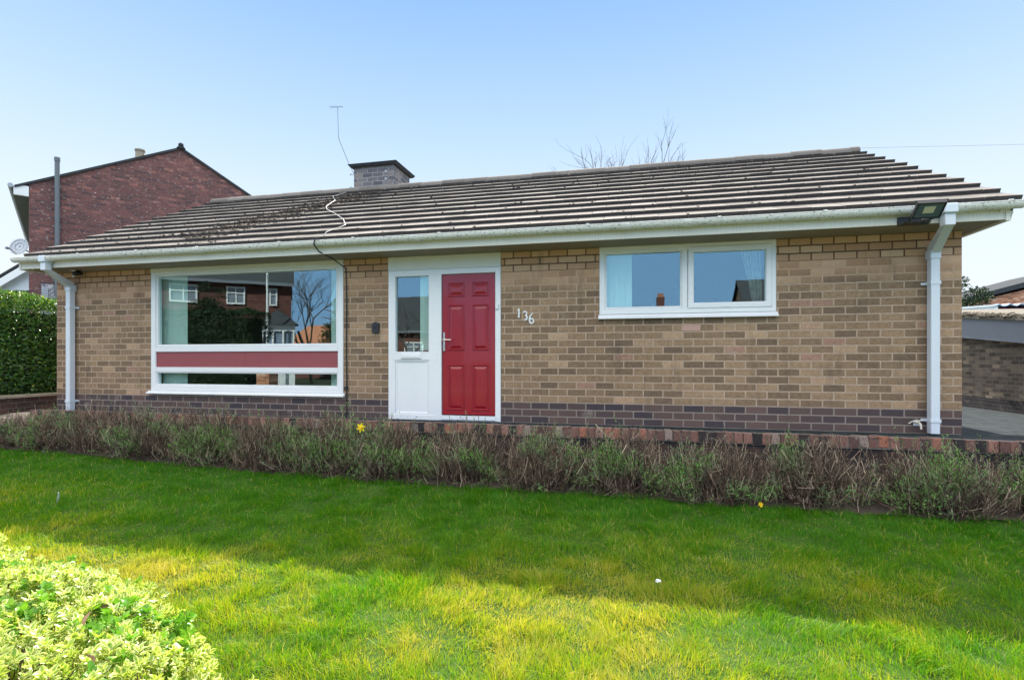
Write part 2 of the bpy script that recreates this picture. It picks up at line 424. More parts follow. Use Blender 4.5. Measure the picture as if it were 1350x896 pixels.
def glass_mat():
    t = NT('window_glass')
    tr = t.n('ShaderNodeBsdfTransparent'); tr.inputs[0].default_value = (.89, .985, .965, 1)
    gl = t.n('ShaderNodeBsdfGlossy', i_Roughness=.0); gl.inputs[0].default_value = (.86, .97, 1, 1)
    wv = t.noise(1.3, 2, .5)
    t.l(t.bump(wv, .05, .01), gl.inputs['Normal'])
    ge = t.n('ShaderNodeNewGeometry'); dt = t.n('ShaderNodeVectorMath', operation='DOT_PRODUCT')
    t.l(ge.outputs['Normal'], dt.inputs[0]); t.l(ge.outputs['Incoming'], dt.inputs[1])
    sch = t.math('POWER', t.math('SUBTRACT', 1, t.math('ABSOLUTE', dt.outputs['Value'])), 5)
    f = t.math('ADD', t.math('MULTIPLY', sch, .85), .135, True)
    mx = t.n('ShaderNodeMixShader'); t.l(f, mx.inputs[0]); t.l(tr.outputs[0], mx.inputs[1]); t.l(gl.outputs[0], mx.inputs[2])
    t.l(mx.outputs[0], t.out.inputs[0]); return t.m
M['glass'] = glass_mat()

def blind_mat(name, col, trans=.45):
    t = NT(name); d = t.n('ShaderNodeBsdfDiffuse'); d.inputs[0].default_value = (*col, 1)
    s = t.n('ShaderNodeBsdfTranslucent'); s.inputs[0].default_value = (*col, 1)
    m = t.n('ShaderNodeMixShader'); m.inputs[0].default_value = trans
    t.l(d.outputs[0], m.inputs[1]); t.l(s.outputs[0], m.inputs[2]); t.l(m.outputs[0], t.out.inputs[0]); return t.m
M['blind'] = blind_mat('blind_fabric', (.86, .90, .86), .25)

def leaf_mat(name, stops, trans=.4, tcol=(1.25, 1.3, .5), rough=.45, spec=.4, margin=None):
    """stops: colour by per-leaf rnd; margin=(colour stops) blended towards the leaf edge (variegation)"""
    t = NT(name); r = t.attr('rnd')
    c = t.ramp(r, stops)
    if margin:
        e = t.attr('edge'); mg = t.ramp(r, margin)
        e2 = t.math('ADD', e, t.math('MULTIPLY', t.math('SUBTRACT', t.noise(120, 2), .5), .5))
        keep = t.ramp(r, [(.80, (1, 1, 1)), (.86, (0, 0, 0))])
        c = t.mix(t.math('MULTIPLY', t.ramp(e2, [(.38, (0, 0, 0)), (.66, (1, 1, 1))]), keep), c, mg)
    p = t.n('ShaderNodeBsdfPrincipled', i_Roughness=rough); p.inputs['Specular IOR Level'].default_value = spec
    t.l(c, p.inputs['Base Color'])
    s = t.n('ShaderNodeBsdfTranslucent')
    t.l(t.mix(1.0, c, tcol, 'MULTIPLY'), s.inputs[0])
    m = t.n('ShaderNodeMixShader'); m.inputs[0].default_value = trans
    t.l(p.outputs[0], m.inputs[1]); t.l(s.outputs[0], m.inputs[2]); t.l(m.outputs[0], t.out.inputs[0]); return t.m
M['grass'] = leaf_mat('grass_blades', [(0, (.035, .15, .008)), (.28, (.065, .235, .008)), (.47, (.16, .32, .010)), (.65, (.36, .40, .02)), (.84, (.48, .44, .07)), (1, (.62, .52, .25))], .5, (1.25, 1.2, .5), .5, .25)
M['hedge'] = leaf_mat('hedge_leaves', [(0, (.03, .10, .02)), (.5, (.065, .17, .03)), (.85, (.17, .28, .035)), (1, (.42, .48, .08))], .3, (1.4, 1.4, .5), .3, .6)
M['euon'] = leaf_mat('variegated_leaves', [(0, (.17, .31, .03)), (.6, (.26, .40, .04)), (.82, (.34, .48, .05)), (.9, (.10, .28, .03)), (1, (.20, .42, .03))], .35, (1.2, 1.2, .6), .35, .5,
    margin=[(0, (.68, .66, .30)), (.35, (.62, .66, .14)), (.6, (.80, .78, .52)), (.8, (.58, .62, .14))])
M['euon_dead'] = simple('dry_leaves', (.36, .20, .13), .7, .3, 30)
M['lav_leaf'] = leaf_mat('lavender_leaves', [(0, (.17, .13, .10)), (.3, (.22, .23, .16)), (.6, (.20, .30, .16)), (1, (.20, .44, .08))], .25, (1.1, 1.2, .7), .7, .2)
M['lav_stem'] = leaf_mat('lavender_stems', [(0, (.04, .027, .022)), (.4, (.12, .08, .062)), (.7, (.26, .18, .135)), (1, (.55, .44, .33))], .1, (1, 1, 1), .8, .2)
M['hedge_dark'] = leaf_mat('dark_hedge_leaves', [(0, (.010, .026, .010)), (.6, (.022, .05, .014)), (1, (.06, .09, .02))], .15, (1.2, 1.2, .5), .5, .3)
M['conifer'] = leaf_mat('conifer_leaves', [(0, (.012, .035, .012)), (1, (.035, .075, .02))], .15, (1, 1.2, .5), .6, .3)
def lawn_mat():
    t = NT('lawn_soil'); a = t.noise(2.2, 5, .6); b = t.noise(60, 4, .7)
    c = t.ramp(t.math('ADD', t.math('MULTIPLY', a, .5), t.math('MULTIPLY', b, .5)), [(.3, (.025, .06, .008)), (.55, (.05, .10, .014)), (.75, (.11, .11, .035))])
    return t.pbr(c, .95, t.bump(b, .8, .02), .2)
M['lawn'] = lawn_mat()

# ------------------------------------------------------------------ setting
def lawn_z(X, Y):
    X = np.asarray(X, float); Y = np.asarray(Y, float)
    z = -.555 + .135*(1 - sstep(.5, 6.5, X))*(1 - sstep(1.0, 3.6, -Y)) - .045*sstep(1.5, 5, -Y)
    return z + .03*(vnoise(X, Y, .9, 3) - .5) + .016*(vnoise(X, Y, 3.1, 4) - .5)

def grid(name, xs, ys, zf, mat):
    X, Y = np.meshgrid(xs, ys); Z = zf(X, Y)
    V = np.stack([X, Y, Z], -1).reshape(-1, 3); nx = len(xs); ny = len(ys)
    i = np.arange(nx - 1)[None, :] + (np.arange(ny - 1)*nx)[:, None]
    Q = np.stack([i, i + 1, i + nx + 1, i + nx], -1).reshape(-1, 4)
    return np_mesh(name, V, Q, mat)

xs = np.concatenate([[-400, -150, -60, -30], np.arange(-20, 30.1, 1), [40, 70, 150, 400]])
ys = np.concatenate([[-400, -150, -60, -30], np.arange(-20, -4, 1), np.arange(-4, 2, .25), np.arange(2, 25, 2), [40, 80, 150, 400]])
tag(grid('ground', xs, ys, lambda X, Y: -.86 + .42*sstep(-1.6, -.5, Y), M['far_ground']), kind='structure')
tag(grid('lawn', np.arange(-.1, 17.01, .1), np.arange(-8.4, -.6, .1), lawn_z, M['lawn']), kind='structure')
# path at the left, running up beside the house
def path_z(X, Y):
    return np.where(Y > 0, -.075, -.075 - .36*sstep(0, 1.25, -Y)) - .06*sstep(1.2, 6, -Y)*3
tag(grid('path', np.arange(-1.05, .31, .15), np.arange(-8.4, 8.1, .15), path_z, M['path']), kind='structure')
tag(grid('driveway', np.linspace(12.95, 17.42, 20), np.linspace(-.75, 16, 60), lambda X, Y: -.008 - .066*(X - 12.95) - .004*np.maximum(Y, 0), M['drive']), kind='structure')
b = MB(); b.hexa([(.27, -.34, -.2), (13.6, -.64, -.2), (13.6, .1, -.2), (.27, .1, -.2), (.27, -.34, 0), (13.6, -.64, 0), (13.6, .1, 0), (.27, .1, 0)])
tag(b.build('terrace', M['drive']), kind='structure')
b = MB(); b.box(-200, 200, -17.5, -11.2, -.95, -.84); tag(b.build('road', M['asphalt']), kind='structure')
b = MB(); b.box(-200, 200, -11.2, -8.9, -.95, -.73); tag(b.build('pavement', M['pavement']), kind='structure')
b = MB(); b.box(-200, 200, -19.6, -17.5, -.95, -.73); tag(b.build('far_pavement', M['pavement']), kind='structure')
# stone edging between path and lawn
b = MB()
for i in range(9):
    y = -1.15 - i*.62; z = float(lawn_z(.1, y))
    b.box(.0, .09, y - .6, y, z - .15, z + .03)
tag(b.build('path_edging', M['coping_stone'], bevel=.008), 'pale stone edging between the left path and the lawn', 'edging')

# ------------------------------------------------------------------ bungalow
L = 12.84; DEP = 6.6; WT = 2.27
house = empty('bungalow', (0, 0, 0), 0, 'low brown brick bungalow with red door and grey tiled pitched roof', 'house')
def wall_grid(mb, x0, x1, z0, z1, ops, y, depth, into=1):
    xsn = sorted({x0, x1, *[o[0] for o in ops], *[o[1] for o in ops]}); zsn = sorted({z0, z1, *[o[2] for o in ops], *[o[3] for o in ops]})
    for i in range(len(xsn) - 1):
        for j in range(len(zsn) - 1):
            cx = (xsn[i] + xsn[i + 1])/2; cz = (zsn[j] + zsn[j + 1])/2
            if any(o[0] < cx < o[1] and o[2] < cz < o[3] for o in ops): continue
            a, c, d, e = xsn[i], xsn[i + 1], zsn[j], zsn[j + 1]
            mb.quad([(a, y, d), (c, y, d), (c, y, e), (a, y, e)]); mb.quad([(c, y + depth, d), (a, y + depth, d), (a, y + depth, e), (c, y + depth, e)])
    for o in ops:
        a, c, d, e = o; y1 = y + depth
        mb.quad([(a, y, d), (a, y, e), (a, y1, e), (a, y1, d)]); mb.quad([(c, y, d), (c, y1, d), (c, y1, e), (c, y, e)])
        mb.quad([(a, y, d), (a, y1, d), (c, y1, d), (c, y, d)]); mb.quad([(a, y, e), (c, y, e), (c, y1, e), (a, y1, e)])
b = MB()
OPS = [(1.906, 5.261, .335, 2.262), (5.956, 7.583, -.0, 2.262), (8.875, 10.952, 1.40, 2.262)]
wall_grid(b, 0, L, -.35, WT, OPS, 0, .28)
b.quad([(0, 0, -.35), (0, 0, WT), (0, DEP, WT), (0, DEP, -.35)]); b.quad([(L, 0, -.35), (L, DEP, -.35), (L, DEP, WT), (L, 0, WT)])
b.quad([(L, DEP, -.35), (0, DEP, -.35), (0, DEP, WT), (L, DEP, WT)])
RZ = 4.40   # under the ridge
for X in (0, L):
    b.quad([(X, 0, WT), (X, DEP, WT), (X, DEP/2, RZ - .24)])
b.build('wall', M['brick'], house)
# odd pink brick
b = MB(); b.bbox(9.87 + .008, 10.10, -.004, .02, 1.185, 1.257, .004)
b.build('brick', simple('pink_brick', (.48, .30, .25), .85, .1, 60, .4), house, label='single pink replacement brick below the small window')
b = MB()
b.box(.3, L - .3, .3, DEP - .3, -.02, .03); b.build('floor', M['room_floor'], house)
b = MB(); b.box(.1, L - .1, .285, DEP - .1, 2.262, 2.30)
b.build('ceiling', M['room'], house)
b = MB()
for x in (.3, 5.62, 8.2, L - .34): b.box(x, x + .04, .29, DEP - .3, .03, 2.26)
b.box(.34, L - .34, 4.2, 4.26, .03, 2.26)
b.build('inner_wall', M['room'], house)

# roof
a = math.atan2(1.97, 3.8); ca, sa = cos(a), sin(a); SL = sqrt(1.97**2 + 3.8**2)
def rp(x, s, n, side=0):   # point on front (0) or rear (1) slope
    y = -.5 + s*ca - n*sa; z = 2.425 + s*sa + n*ca
    return (x, y if not side else 6.6 - y, z)
b = MB(); NC = 12; g = SL/NC; tw = .318; X0, X1 = .05, 13.09
for side in (0, 1):
    for i in range(NC):
        s0 = i*g; s1 = min(s0 + g + .07, SL + .02)
        x = X0 - (tw/2 if i % 2 else 0)
        while x < X1:
            xa = max(x, X0 + random.uniform(-.006, .006)); xb = min(x + tw - .0035, X1 + random.uniform(-.012, .012))
            if xb - xa > .03:
                j = random.gauss(0, .0012); k = random.gauss(0, .0014); ss = s0 + random.gauss(0, .0015)
                p = [rp(xa, ss, .004, side), rp(xb, ss, .004, side), rp(xb, s1, -.022, side), rp(xa, s1, -.022, side),
                     rp(xa, ss, .056 + j, side), rp(xb, ss, .056 + j + k, side), rp(xb, s1, .004, side), rp(xa, s1, .004, side)]
                if side: p = [p[1], p[0], p[3], p[2], p[5], p[4], p[7], p[6]]
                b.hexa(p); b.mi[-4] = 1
            x += tw
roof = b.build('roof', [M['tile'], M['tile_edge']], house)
mbv = roof.modifiers.new('bevel', 'BEVEL'); mbv.width = .003; mbv.segments = 1
b = MB()
for side in (0, 1):   # felt and boards under the tiles
    p = [rp(.09, .02, -.10, side), rp(13.05, .02, -.10, side), rp(13.05, SL, -.10, side), rp(.09, SL, -.10, side),
         rp(.09, .02, -.03, side), rp(13.05, .02, -.03, side), rp(13.05, SL, -.03, side), rp(.09, SL, -.03, side)]
    b.hexa(p)
b.build('roof_boarding', M['dark_wood'], roof)
b = MB(); x = X0 - .04
while x < X1 - .05:
    xb = min(x + .46, X1 - .02); zc = 4.372 + random.gauss(0, .004); R_ = .118
    prof = []
    for k in range(9):
        an = pi*k/8; prof.append((3.3 - cos(an)*R_*1.05, zc + sin(an)*R_*.95))
    for k in range(9):
        an = pi*(8 - k)/8; prof.append((3.3 - cos(an)*R_*.85, zc + sin(an)*R_*.75 - .01))
    b.prism(prof, x + .004, xb + .012); x += .462
b.build('ridge_tile', M['tile'], roof, smooth=False)
# moss clumps: scattered and one dense dark drift left of the chimney
b = MB(); b2 = MB()
def mossat(x, s, r, mb):
    i = int(s/g); fr = s/g - i; n = .056*(1 - fr) + .004*fr
    p = rp(x, s, n + r*.25); mb.blob(p, r*random.uniform(.8, 1.5), r, r*.55, 6, 4, .35)
for _ in range(230):
    i = random.randrange(NC); x = X0 + tw*random.randrange(1, 41) + (-tw/2 if i % 2 else 0) + random.gauss(0, .05)
    mossat(min(max(x, .2), 13), i*g + abs(random.gauss(.0, .05)), random.uniform(.006, .017), b if random.random() < .6 else b2)
for _ in range(1700):
    q = random.random(); x = 3.05 + q*1.1 + random.gauss(0, .2) - .3*(1 - q); s = .6 + q*2.9 + random.gauss(0, .22)
    if 0 < s < SL - .1: mossat(x, s, random.uniform(.010, .028), b if random.random() < .82 else b2)
for _ in range(160):
    mossat(random.uniform(.3, 3.8), abs(random.gauss(0, 1.1)) % SL, random.uniform(.006, .02), b if random.random() < .7 else b2)
tag(b.build('moss', M['moss'], roof), kind='stuff'); tag(b2.build('lichen', M['moss_light'], roof), kind='stuff')
# chimney
ch = MB(); ch.box(3.50, 4.42, 3.36, 4.16, 3.9, 4.93)
chim = ch.build('chimney', brick_mat('chimney_brick', [(0, (.10, .10, .12)), (.5, (.17, .16, .17)), (1, (.24, .21, .20))], (.33, .33, .34)), roof)
ch = MB(); ch.hexa([(3.44, 3.30, 4.93), (4.48, 3.30, 4.93), (4.48, 4.22, 4.93), (3.44, 4.22, 4.93), (3.40, 3.26, 4.985), (4.52, 3.26, 4.985), (4.52, 4.26, 4.985), (3.40, 4.26, 4.985)])
ch.hexa([(3.5, 3.36, 4.985), (4.42, 3.36, 4.985), (4.42, 4.16, 4.985), (3.5, 4.16, 4.985), (3.6, 3.5, 5.035), (4.3, 3.5, 5.035), (4.3, 4.0, 5.035), (3.6, 4.0, 5.035)])
ch.build('chimney_cap', M['slate'], chim)
ch = MB()
ch.prism([(3.28, 4.33), (3.36, 4.33), (3.36, 4.50), (3.345, 4.50)], 3.45, 4.47)
for z in (4.62, 4.78):
    ch.box(4.22, 4.27, 3.348, 3.362, z, z + .045)
ch.build('flashing', M['grey_metal'], chim)
ch = MB()
for z in (4.83, 4.55):
    ch = MB(); ch.tube([(3.5, 3.5, z), (3.36, 3.45, z)], .006, 5); ch.tube([(3.38, 3.4, z - .03), (3.38, 3.45, z + .03)], .008, 5)
    ch.build('aerial_bracket', M['grey_metal'], chim)

# fascia and soffit box
b = MB(); b.box(-.10, 13.0, -.45, -.425, 2.254, 2.43)
b.build('fascia', M['fascia'], house)
b = MB(); b.box(-.10, 13.0, -.424, -.003, 2.258, 2.270); b.box(12.90, 13.0, -.423, .30, 2.271, 2.43); b.box(12.85, 12.995, -.003, .30, 2.258, 2.270)
b.box(-.10, -.04, -.423, .30, 2.271, 2.43); b.box(-.095, -.005, -.003, .30, 2.258, 2.270)
b.build('soffit', M['soffit'], house)
for xq in (12.975, -.125):
    b = MB(); b.box(xq, xq + .037, -.462, .30, 2.240, 2.41); b.build('box_end', M['fascia'], house)
for k, X in enumerate((.06, 13.02)):  # bargeboards under the verges
    b = MB()
    for side in (0, 1):
        b.hexa([rp(X, .0, -.20, side), rp(X + .025, .0, -.20, side), rp(X + .025, SL, -.20, side), rp(X, SL, -.20, side), rp(X, .0, -.101, side), rp(X + .025, .0, -.101, side), rp(X + .025, SL, -.101, side), rp(X, SL, -.101, side)])
    b.build('bargeboard', M['fascia'], house)
# gutter: half round channel
def gut_prof(cy, cz, R_, th=.006, n=10):
    o = [(cy + R_*cos(pi + pi*k/n), cz + R_*sin(pi + pi*k/n)) for k in range(n + 1)]
    i = [(cy + (R_ - th)*cos(pi + pi*k/n), cz + (R_ - th)*sin(pi + pi*k/n)) for k in range(n, -1, -1)]
    return o + i
b = MB(); cy, cz = -.518, 2.405; cuts = [-.13, 2.96, 6.9, 9.0, 12.30, 13.075]
segs = [-.13, 3.3, 6.6, 9.9, 13.075]
for s0, s1 in zip(segs[:-1], segs[1:]): b.prism(gut_prof(cy, cz, .062), s0 + .003, s1 - .003)
b.tube([(-.13, cy - .06, cz + .003), (13.07, cy - .06, cz + .003)], .007, 6)
for X in (-.135, 13.072):
    pr = [(cy + .062*cos(pi + pi*k/10), cz + .062*sin(pi + pi*k/10)) for k in range(11)]
    b.prism(pr, X, X + .008)
gut = b.build('gutter', M['gutter'], house)
for X in (1.199, 2.276, 3.326, 4.645, 5.743, 6.93, 8.774, 10.226, 11.286, 12.945):
    b = MB(); b.prism(gut_prof(cy, cz + .002, .069, .006), X - .014, X + .014); b.box(X - .02, X + .02, -.463, -.451, 2.33, 2.37)
    b.box(X - .018, X + .018, cy - .075, cy - .055, cz, cz + .018); b.build('bracket', M['gutter'], gut)
for X in (3.3, 6.6, 9.22, 9.9, 12.55, .62):
    b = MB(); b.prism(gut_prof(cy, cz + .001, .072, .009), X - .05, X + .05)
    for dx in (-.044, .044): b.prism(gut_prof(cy, cz + .003, .0755, .006), X + dx - .008, X + dx + .008)
    b.build('joint', M['gutter'], gut)
# downpipes
def downpipe(xo, xp, zb):
    b = MB(); w = .044
    b.bbox(xo - .062, xo + .062, cy - .078, cy + .06, cz - .085, cz + .014, .01)
    b.bbox(xo - .048, xo + .048, cy - .052, cy + .048, 2.20, cz - .085, .006)
    p0 = np.array((xo, cy, 2.215)); p1 = np.array((xp, -.075, 2.035))
    def sq(c, dy): return [(c[0] - w, c[1] - w, c[2] + dy), (c[0] + w, c[1] - w, c[2] + dy), (c[0] + w, c[1] + w, c[2] - dy), (c[0] - w, c[1] + w, c[2] - dy)]
    b.hexa(sq(p1, -.035) + sq(p0, -.0))
    b.bbox(xp - w - .008, xp + w + .008, -.075 - w - .008, -.015, 1.94, 2.045, .006)
    b.bbox(xp - w, xp + w, -.075 - w, -.075 + w, zb, 1.96, .006)
    o = b.build('downpipe', M['pipe'], house)
    for z in (1.66, .14):
        c = MB(); c.box(xp - w - .006, xp + w + .006, -.075 - w - .006, -.003, z, z + .035); c.box(xp - w - .045, xp + w + .045, -.012, -.002, z + .004, z + .03)
        c.build('pipe_clip', M['pipe'], o)
downpipe(12.435, 12.53, .012); downpipe(.505, .385, -.02)

# windows -----------------------------------------------------------------
def frame(mb, x0, x1, z0, z1, w, y0, y1, b=.006):
    """rectangular frame of four mitred bars with a chamfered face"""
    o = [(x0, z0), (x1, z0), (x1, z1), (x0, z1)]; i = [(x0 + w, z0 + w), (x1 - w, z0 + w), (x1 - w, z1 - w), (x0 + w, z1 - w)]
    oc = [(x0 + b, z0 + b), (x1 - b, z0 + b), (x1 - b, z1 - b), (x0 + b, z1 - b)]; w2 = w - b
    ic = [(x0 + w2, z0 + w2), (x1 - w2, z0 + w2), (x1 - w2, z1 - w2), (x0 + w2, z1 - w2)]
    for k in range(4):
        j = (k + 1) % 4
        mb.quad([(oc[k][0], y0, oc[k][1]), (oc[j][0], y0, oc[j][1]), (ic[j][0], y0, ic[j][1]), (ic[k][0], y0, ic[k][1])])
        mb.quad([(o[k][0], y0 + b, o[k][1]), (o[j][0], y0 + b, o[j][1]), (oc[j][0], y0, oc[j][1]), (oc[k][0], y0, oc[k][1])])
        mb.quad([(ic[k][0], y0, ic[k][1]), (ic[j][0], y0, ic[j][1]), (i[j][0], y0 + b, i[j][1]), (i[k][0], y0 + b, i[k][1])])
        mb.quad([(o[k][0], y1, o[k][1]), (o[j][0], y1, o[j][1]), (o[j][0], y0 + b, o[j][1]), (o[k][0], y0 + b, o[k][1])])
        mb.quad([(i[k][0], y0 + b, i[k][1]), (i[j][0], y0 + b, i[j][1]), (i[j][0], y1, i[j][1]), (i[k][0], y1, i[k][1])])
        mb.quad([(o[j][0], y1, o[j][1]), (o[k][0], y1, o[k][1]), (i[k][0], y1, i[k][1]), (i[j][0], y1, i[j][1])])
def pane(x0, x1, z0, z1, y, parent, name='glass'):
    b = MB(); b.box(x0, x1, y, y + .006, z0, z1); return b.build(name, M['glass'], parent)
wy = -.012
b = MB(); frame(b, 1.909, 5.258, .345, 2.255, .085, wy, .10)
b.box(1.995, 5.172, wy + .004, .09, .955, 1.03); b.box(1.995, 5.172, wy + .004, .09, .645, .715)
frame(b, 1.995, 5.172, 1.03, 2.17, .036, wy + .012, .08, .008)
frame(b, 1.995, 5.172, .43, .645, .022, wy + .012, .08, .006)
win1 = b.build('window', M['white'], house, label='wide picture window with a faded red panel between its panes')
pane(2.028, 5.14, 1.062, 2.138, .035, win1); pane(2.013, 5.156, .448, .628, .035, win1)
b = MB(); b.box(1.997, 5.17, .012, .03, .716, .954); b.box(3.6, 3.603, .0095, .012, .73, .94)
b.build('panel', M['red_panel'], win1)
b = MB(); b.prism([(-.055, .300), (-.055, .318), (-.0, .344), (.02, .344), (.02, .300)], 1.86, 5.285)
b.build('sill', simple('flaking_sill', (.78, .79, .80), .5, .04, 5, dirt=((.25, .26, .25), .68, 24)), win1)
b = MB(); b.box(1.909, 5.258, wy - .006, wy - .001, 2.19, 2.255); b.build('head_trim', M['header'], win1)

b = MB(); frame(b, 8.878, 10.950, 1.405, 2.258, .068, wy, .09)
b.box(9.885, 9.945, wy + .003, .08, 1.473, 2.19)
frame(b, 8.946, 9.885, 1.473, 2.19, .022, wy + .012, .07, .007)
win2 = b.build('window', M['white'], house, label='white two-light window high in the right of the wall')
b = MB(); frame(b, 9.950, 10.905, 1.455, 2.215, .072, wy - .014, .06, .012)
b.box(10.36, 10.42, wy - .02, wy - .015, 1.475, 1.49)
cas = b.build('casement', M['white'], win2)
pane(8.962, 9.871, 1.488, 2.176, .03, win2); pane(10.018, 10.838, 1.523, 2.147, .012, cas)
b = MB(); b.prism([(-.06, 1.345), (-.06, 1.362), (-.0, 1.402), (.02, 1.402), (.02, 1.345)], 8.866, 10.965)
b.build('sill', M['white'], win2)

# entrance screen with side light
b = MB(); frame(b, 5.960, 7.580, .0, 2.07, .075, wy, .10)
b.box(6.635, 6.745, wy + .002, .09, .075, 1.995)
b.box(6.035, 6.635, wy + .003, .08, .825, .93)
b.box(6.035, 6.062, wy + .006, .07, .075, 1.995); b.box(6.563, 6.635, wy + .0055, .07, .075, 1.995)
frame(b, 6.05, 6.575, .925, 2.0, .016, wy + .0, .06, .005)
scr = b.build('entrance_screen', M['white'], house)
pane(6.06, 6.565, .935, 1.99, .03, scr)
b = MB(); b.box(6.062, 6.563, .012, .03, .075, .825); frame(b, 6.062, 6.563, .075, .825, .03, .002, .03, .008)
b.build('lower_panel', M['white'], scr)
b = MB(); b.bbox(6.15, 6.455, wy - .012, wy + .01, .842, .915, .005); b.bbox(6.17, 6.435, wy - .018, wy - .008, .857, .90, .004)
b.build('letterbox', M['white'], scr)
b = MB(); b.box(5.960, 7.580, wy - .004, .05, 2.072, 2.255); b.build('header_board', M['header'], scr)
# door leaf
b = MB(); dx0, dx1, dz0, dz1 = 6.757, 7.503, .088, 1.988; dy = .006
b.box(dx0, dx1, dy, dy + .045, dz0, dz1)
def rpanel(x0, x1, z0, z1):
    frame(b, x0, x1, z0, z1, .022, dy - .012, dy + .002, .008)
    i0 = .03; i1 = .062
    P = lambda i, y: [(x0 + i, y, z0 + i), (x1 - i, y, z0 + i), (x1 - i, y, z1 - i), (x0 + i, y, z1 - i)]
    A = P(i0, dy - .001); B = P(i1, dy - .014)
    for k in range(4):
        j = (k + 1) % 4; b.quad([A[k], A[j], B[j], B[k]])
    b.quad(B)
for (x0, x1) in ((6.835, 7.075), (7.18, 7.42)):
    rpanel(x0, x1, 1.685, 1.875); rpanel(x0, x1, .955, 1.575); rpanel(x0, x1, .145, .765)
door = b.build('door', M['door'], house, label='six-panel crimson front door')
b = MB(); b.bbox(6.768, 6.796, dy - .018, dy, .945, 1.205, .004); b.tube([(6.782, dy - .018, 1.10), (6.782, dy - .055, 1.10), (6.80, dy - .06, 1.10), (6.90, dy - .058, 1.098)], .0095, 8)
b.tube([(6.782, dy - .018, 1.02), (6.782, dy - .03, 1.02)], .012, 10)
b.build('door_handle', M['metal'], door, smooth=False)
b = MB(); b.box(6.745, 7.515, -.03, .06, .02, .075); b.build('threshold', M['white'], scr)
b = MB(); b.bbox(7.512, 7.552, wy - .022, wy, 1.50, 1.572, .004); b.build('door_sensor', M['white'], scr)

# soil / rubble ledge under pipe - outside tap
tap = empty('outside_tap', (12.40, -.02, .09), 0, 'small weathered outside tap fixed low on the wall by the right downpipe', 'tap')
b = MB(); b.tube([(0, .02, .03), (0, -.05, .03), (0, -.075, .015), (0, -.08, -.03)], [.012, .012, .011, .010], 8); b.tube([(0, -.04, .03), (0, -.04, .06)], .007, 6)
b.tube([(-.03, -.04, .062), (.03, -.04, .062)], .006, 6); b.tube([(0, .018, .03), (-.05, -.01, .05), (-.08, .01, .02)], .008, 6)
b.build('tap_body', simple('limescaled_brass', (.62, .58, .48), .5, .3, 60, .3), tap)
b = MB(); b.box(-.03, .03, .012, .022, .0, .06); b.build('backplate', M['white'], tap)

# house number
def stroke(mb, pts, rads): mb.tube(pts, [q_*1.3 for q_ in rads], 8, True, .35)
hn = empty('house_number', (7.917, -.016, 1.39), 0, 'three white cast digits 136 stepping down the brickwork right of the door', 'house number')
def arc(cx, cz, rx, rz, a0, a1, n=12): return [(cx + rx*cos(radians(a0 + (a1 - a0)*k/n)), 0, cz + rz*sin(radians(a0 + (a1 - a0)*k/n))) for k in range(n + 1)]
d1 = MB(); stroke(d1, [(-.088, 0, .0), (-.087, 0, .11), (-.085, 0, .115)], [.0085, .0085, .004]); stroke(d1, [(-.108, 0, .088), (-.098, 0, .098), (-.086, 0, .114)], [.003, .006, .007]); stroke(d1, [(-.104, 0, .0), (-.088, 0, -.002), (-.072, 0, .004)], [.003, .006, .003])
d1.build('digit', M['white'], hn)
d3 = MB(); p = arc(-.006, .050, .024, .024, 160, -75, 12); stroke(d3, p, [.008] + [.007]*(len(p) - 2) + [.004])
p = arc(-.010, -.005, .031, .033, 80, -115, 14); stroke(d3, p, [.004] + [.009]*(len(p) - 4) + [.007, .005, .003]); d3.build('digit', M['white'], hn)
d6 = MB(); p = arc(.083, -.052, .027, .030, 90, 450, 18); stroke(d6, p, [.0075]*len(p))
stroke(d6, [(.105, 0, .052), (.082, 0, .036), (.063, 0, .010), (.056, 0, -.03), (.057, 0, -.052)], [.003, .006, .008, .009, .009]); d6.build('digit', M['white'], hn)

ks = empty('doorbell_box', (5.773, 0, 1.205), 0, 'small black box with rounded top on the brick pier beside the door', 'box')
b = MB(); pr = [(-.052, 0), (.052, 0), (.052, .11)] + [(.052*cos(radians(q)), .11 + .045*sin(radians(q))) for q in range(20, 180, 20)] + [(-.052, .11)]
b.poly_y(pr, -.042, -.001); b.build('case', M['black'], ks, bevel=.006)
b = MB(); b.tube([(0, -.0425, .075), (0, -.046, .075)], .02, 16); b.build('button', M['lens'], ks)

cam_ = empty('security_camera', (.655, -.10, 2.25), 0, 'small black dome camera on a white arm beneath the left eaves', 'camera')
b = MB(); b.tube([(-.09, -.05, .006), (-.03, -.06, -.02), (.0, -.07, -.03)], .016, 8); b.box(-.14, -.02, -.09, -.02, -.0, .012); b.build('bracket', M['white'], cam_)
b = MB(); b.tube([(-.02, .0, -.03), (.0, -.06, -.035), (.02, -.13, -.055)], [.035, .04, .035], 12); b.blob((.025, -.135, -.058), .034, .03, .034, 12, 8, 0); b.build('camera_body', M['black'], cam_, smooth=True)
b = MB(); b.tube([(-.04, -.09, -.06), (-.045, -.1, -.11)], .012, 8); b.build('microphone', M['white'], cam_)

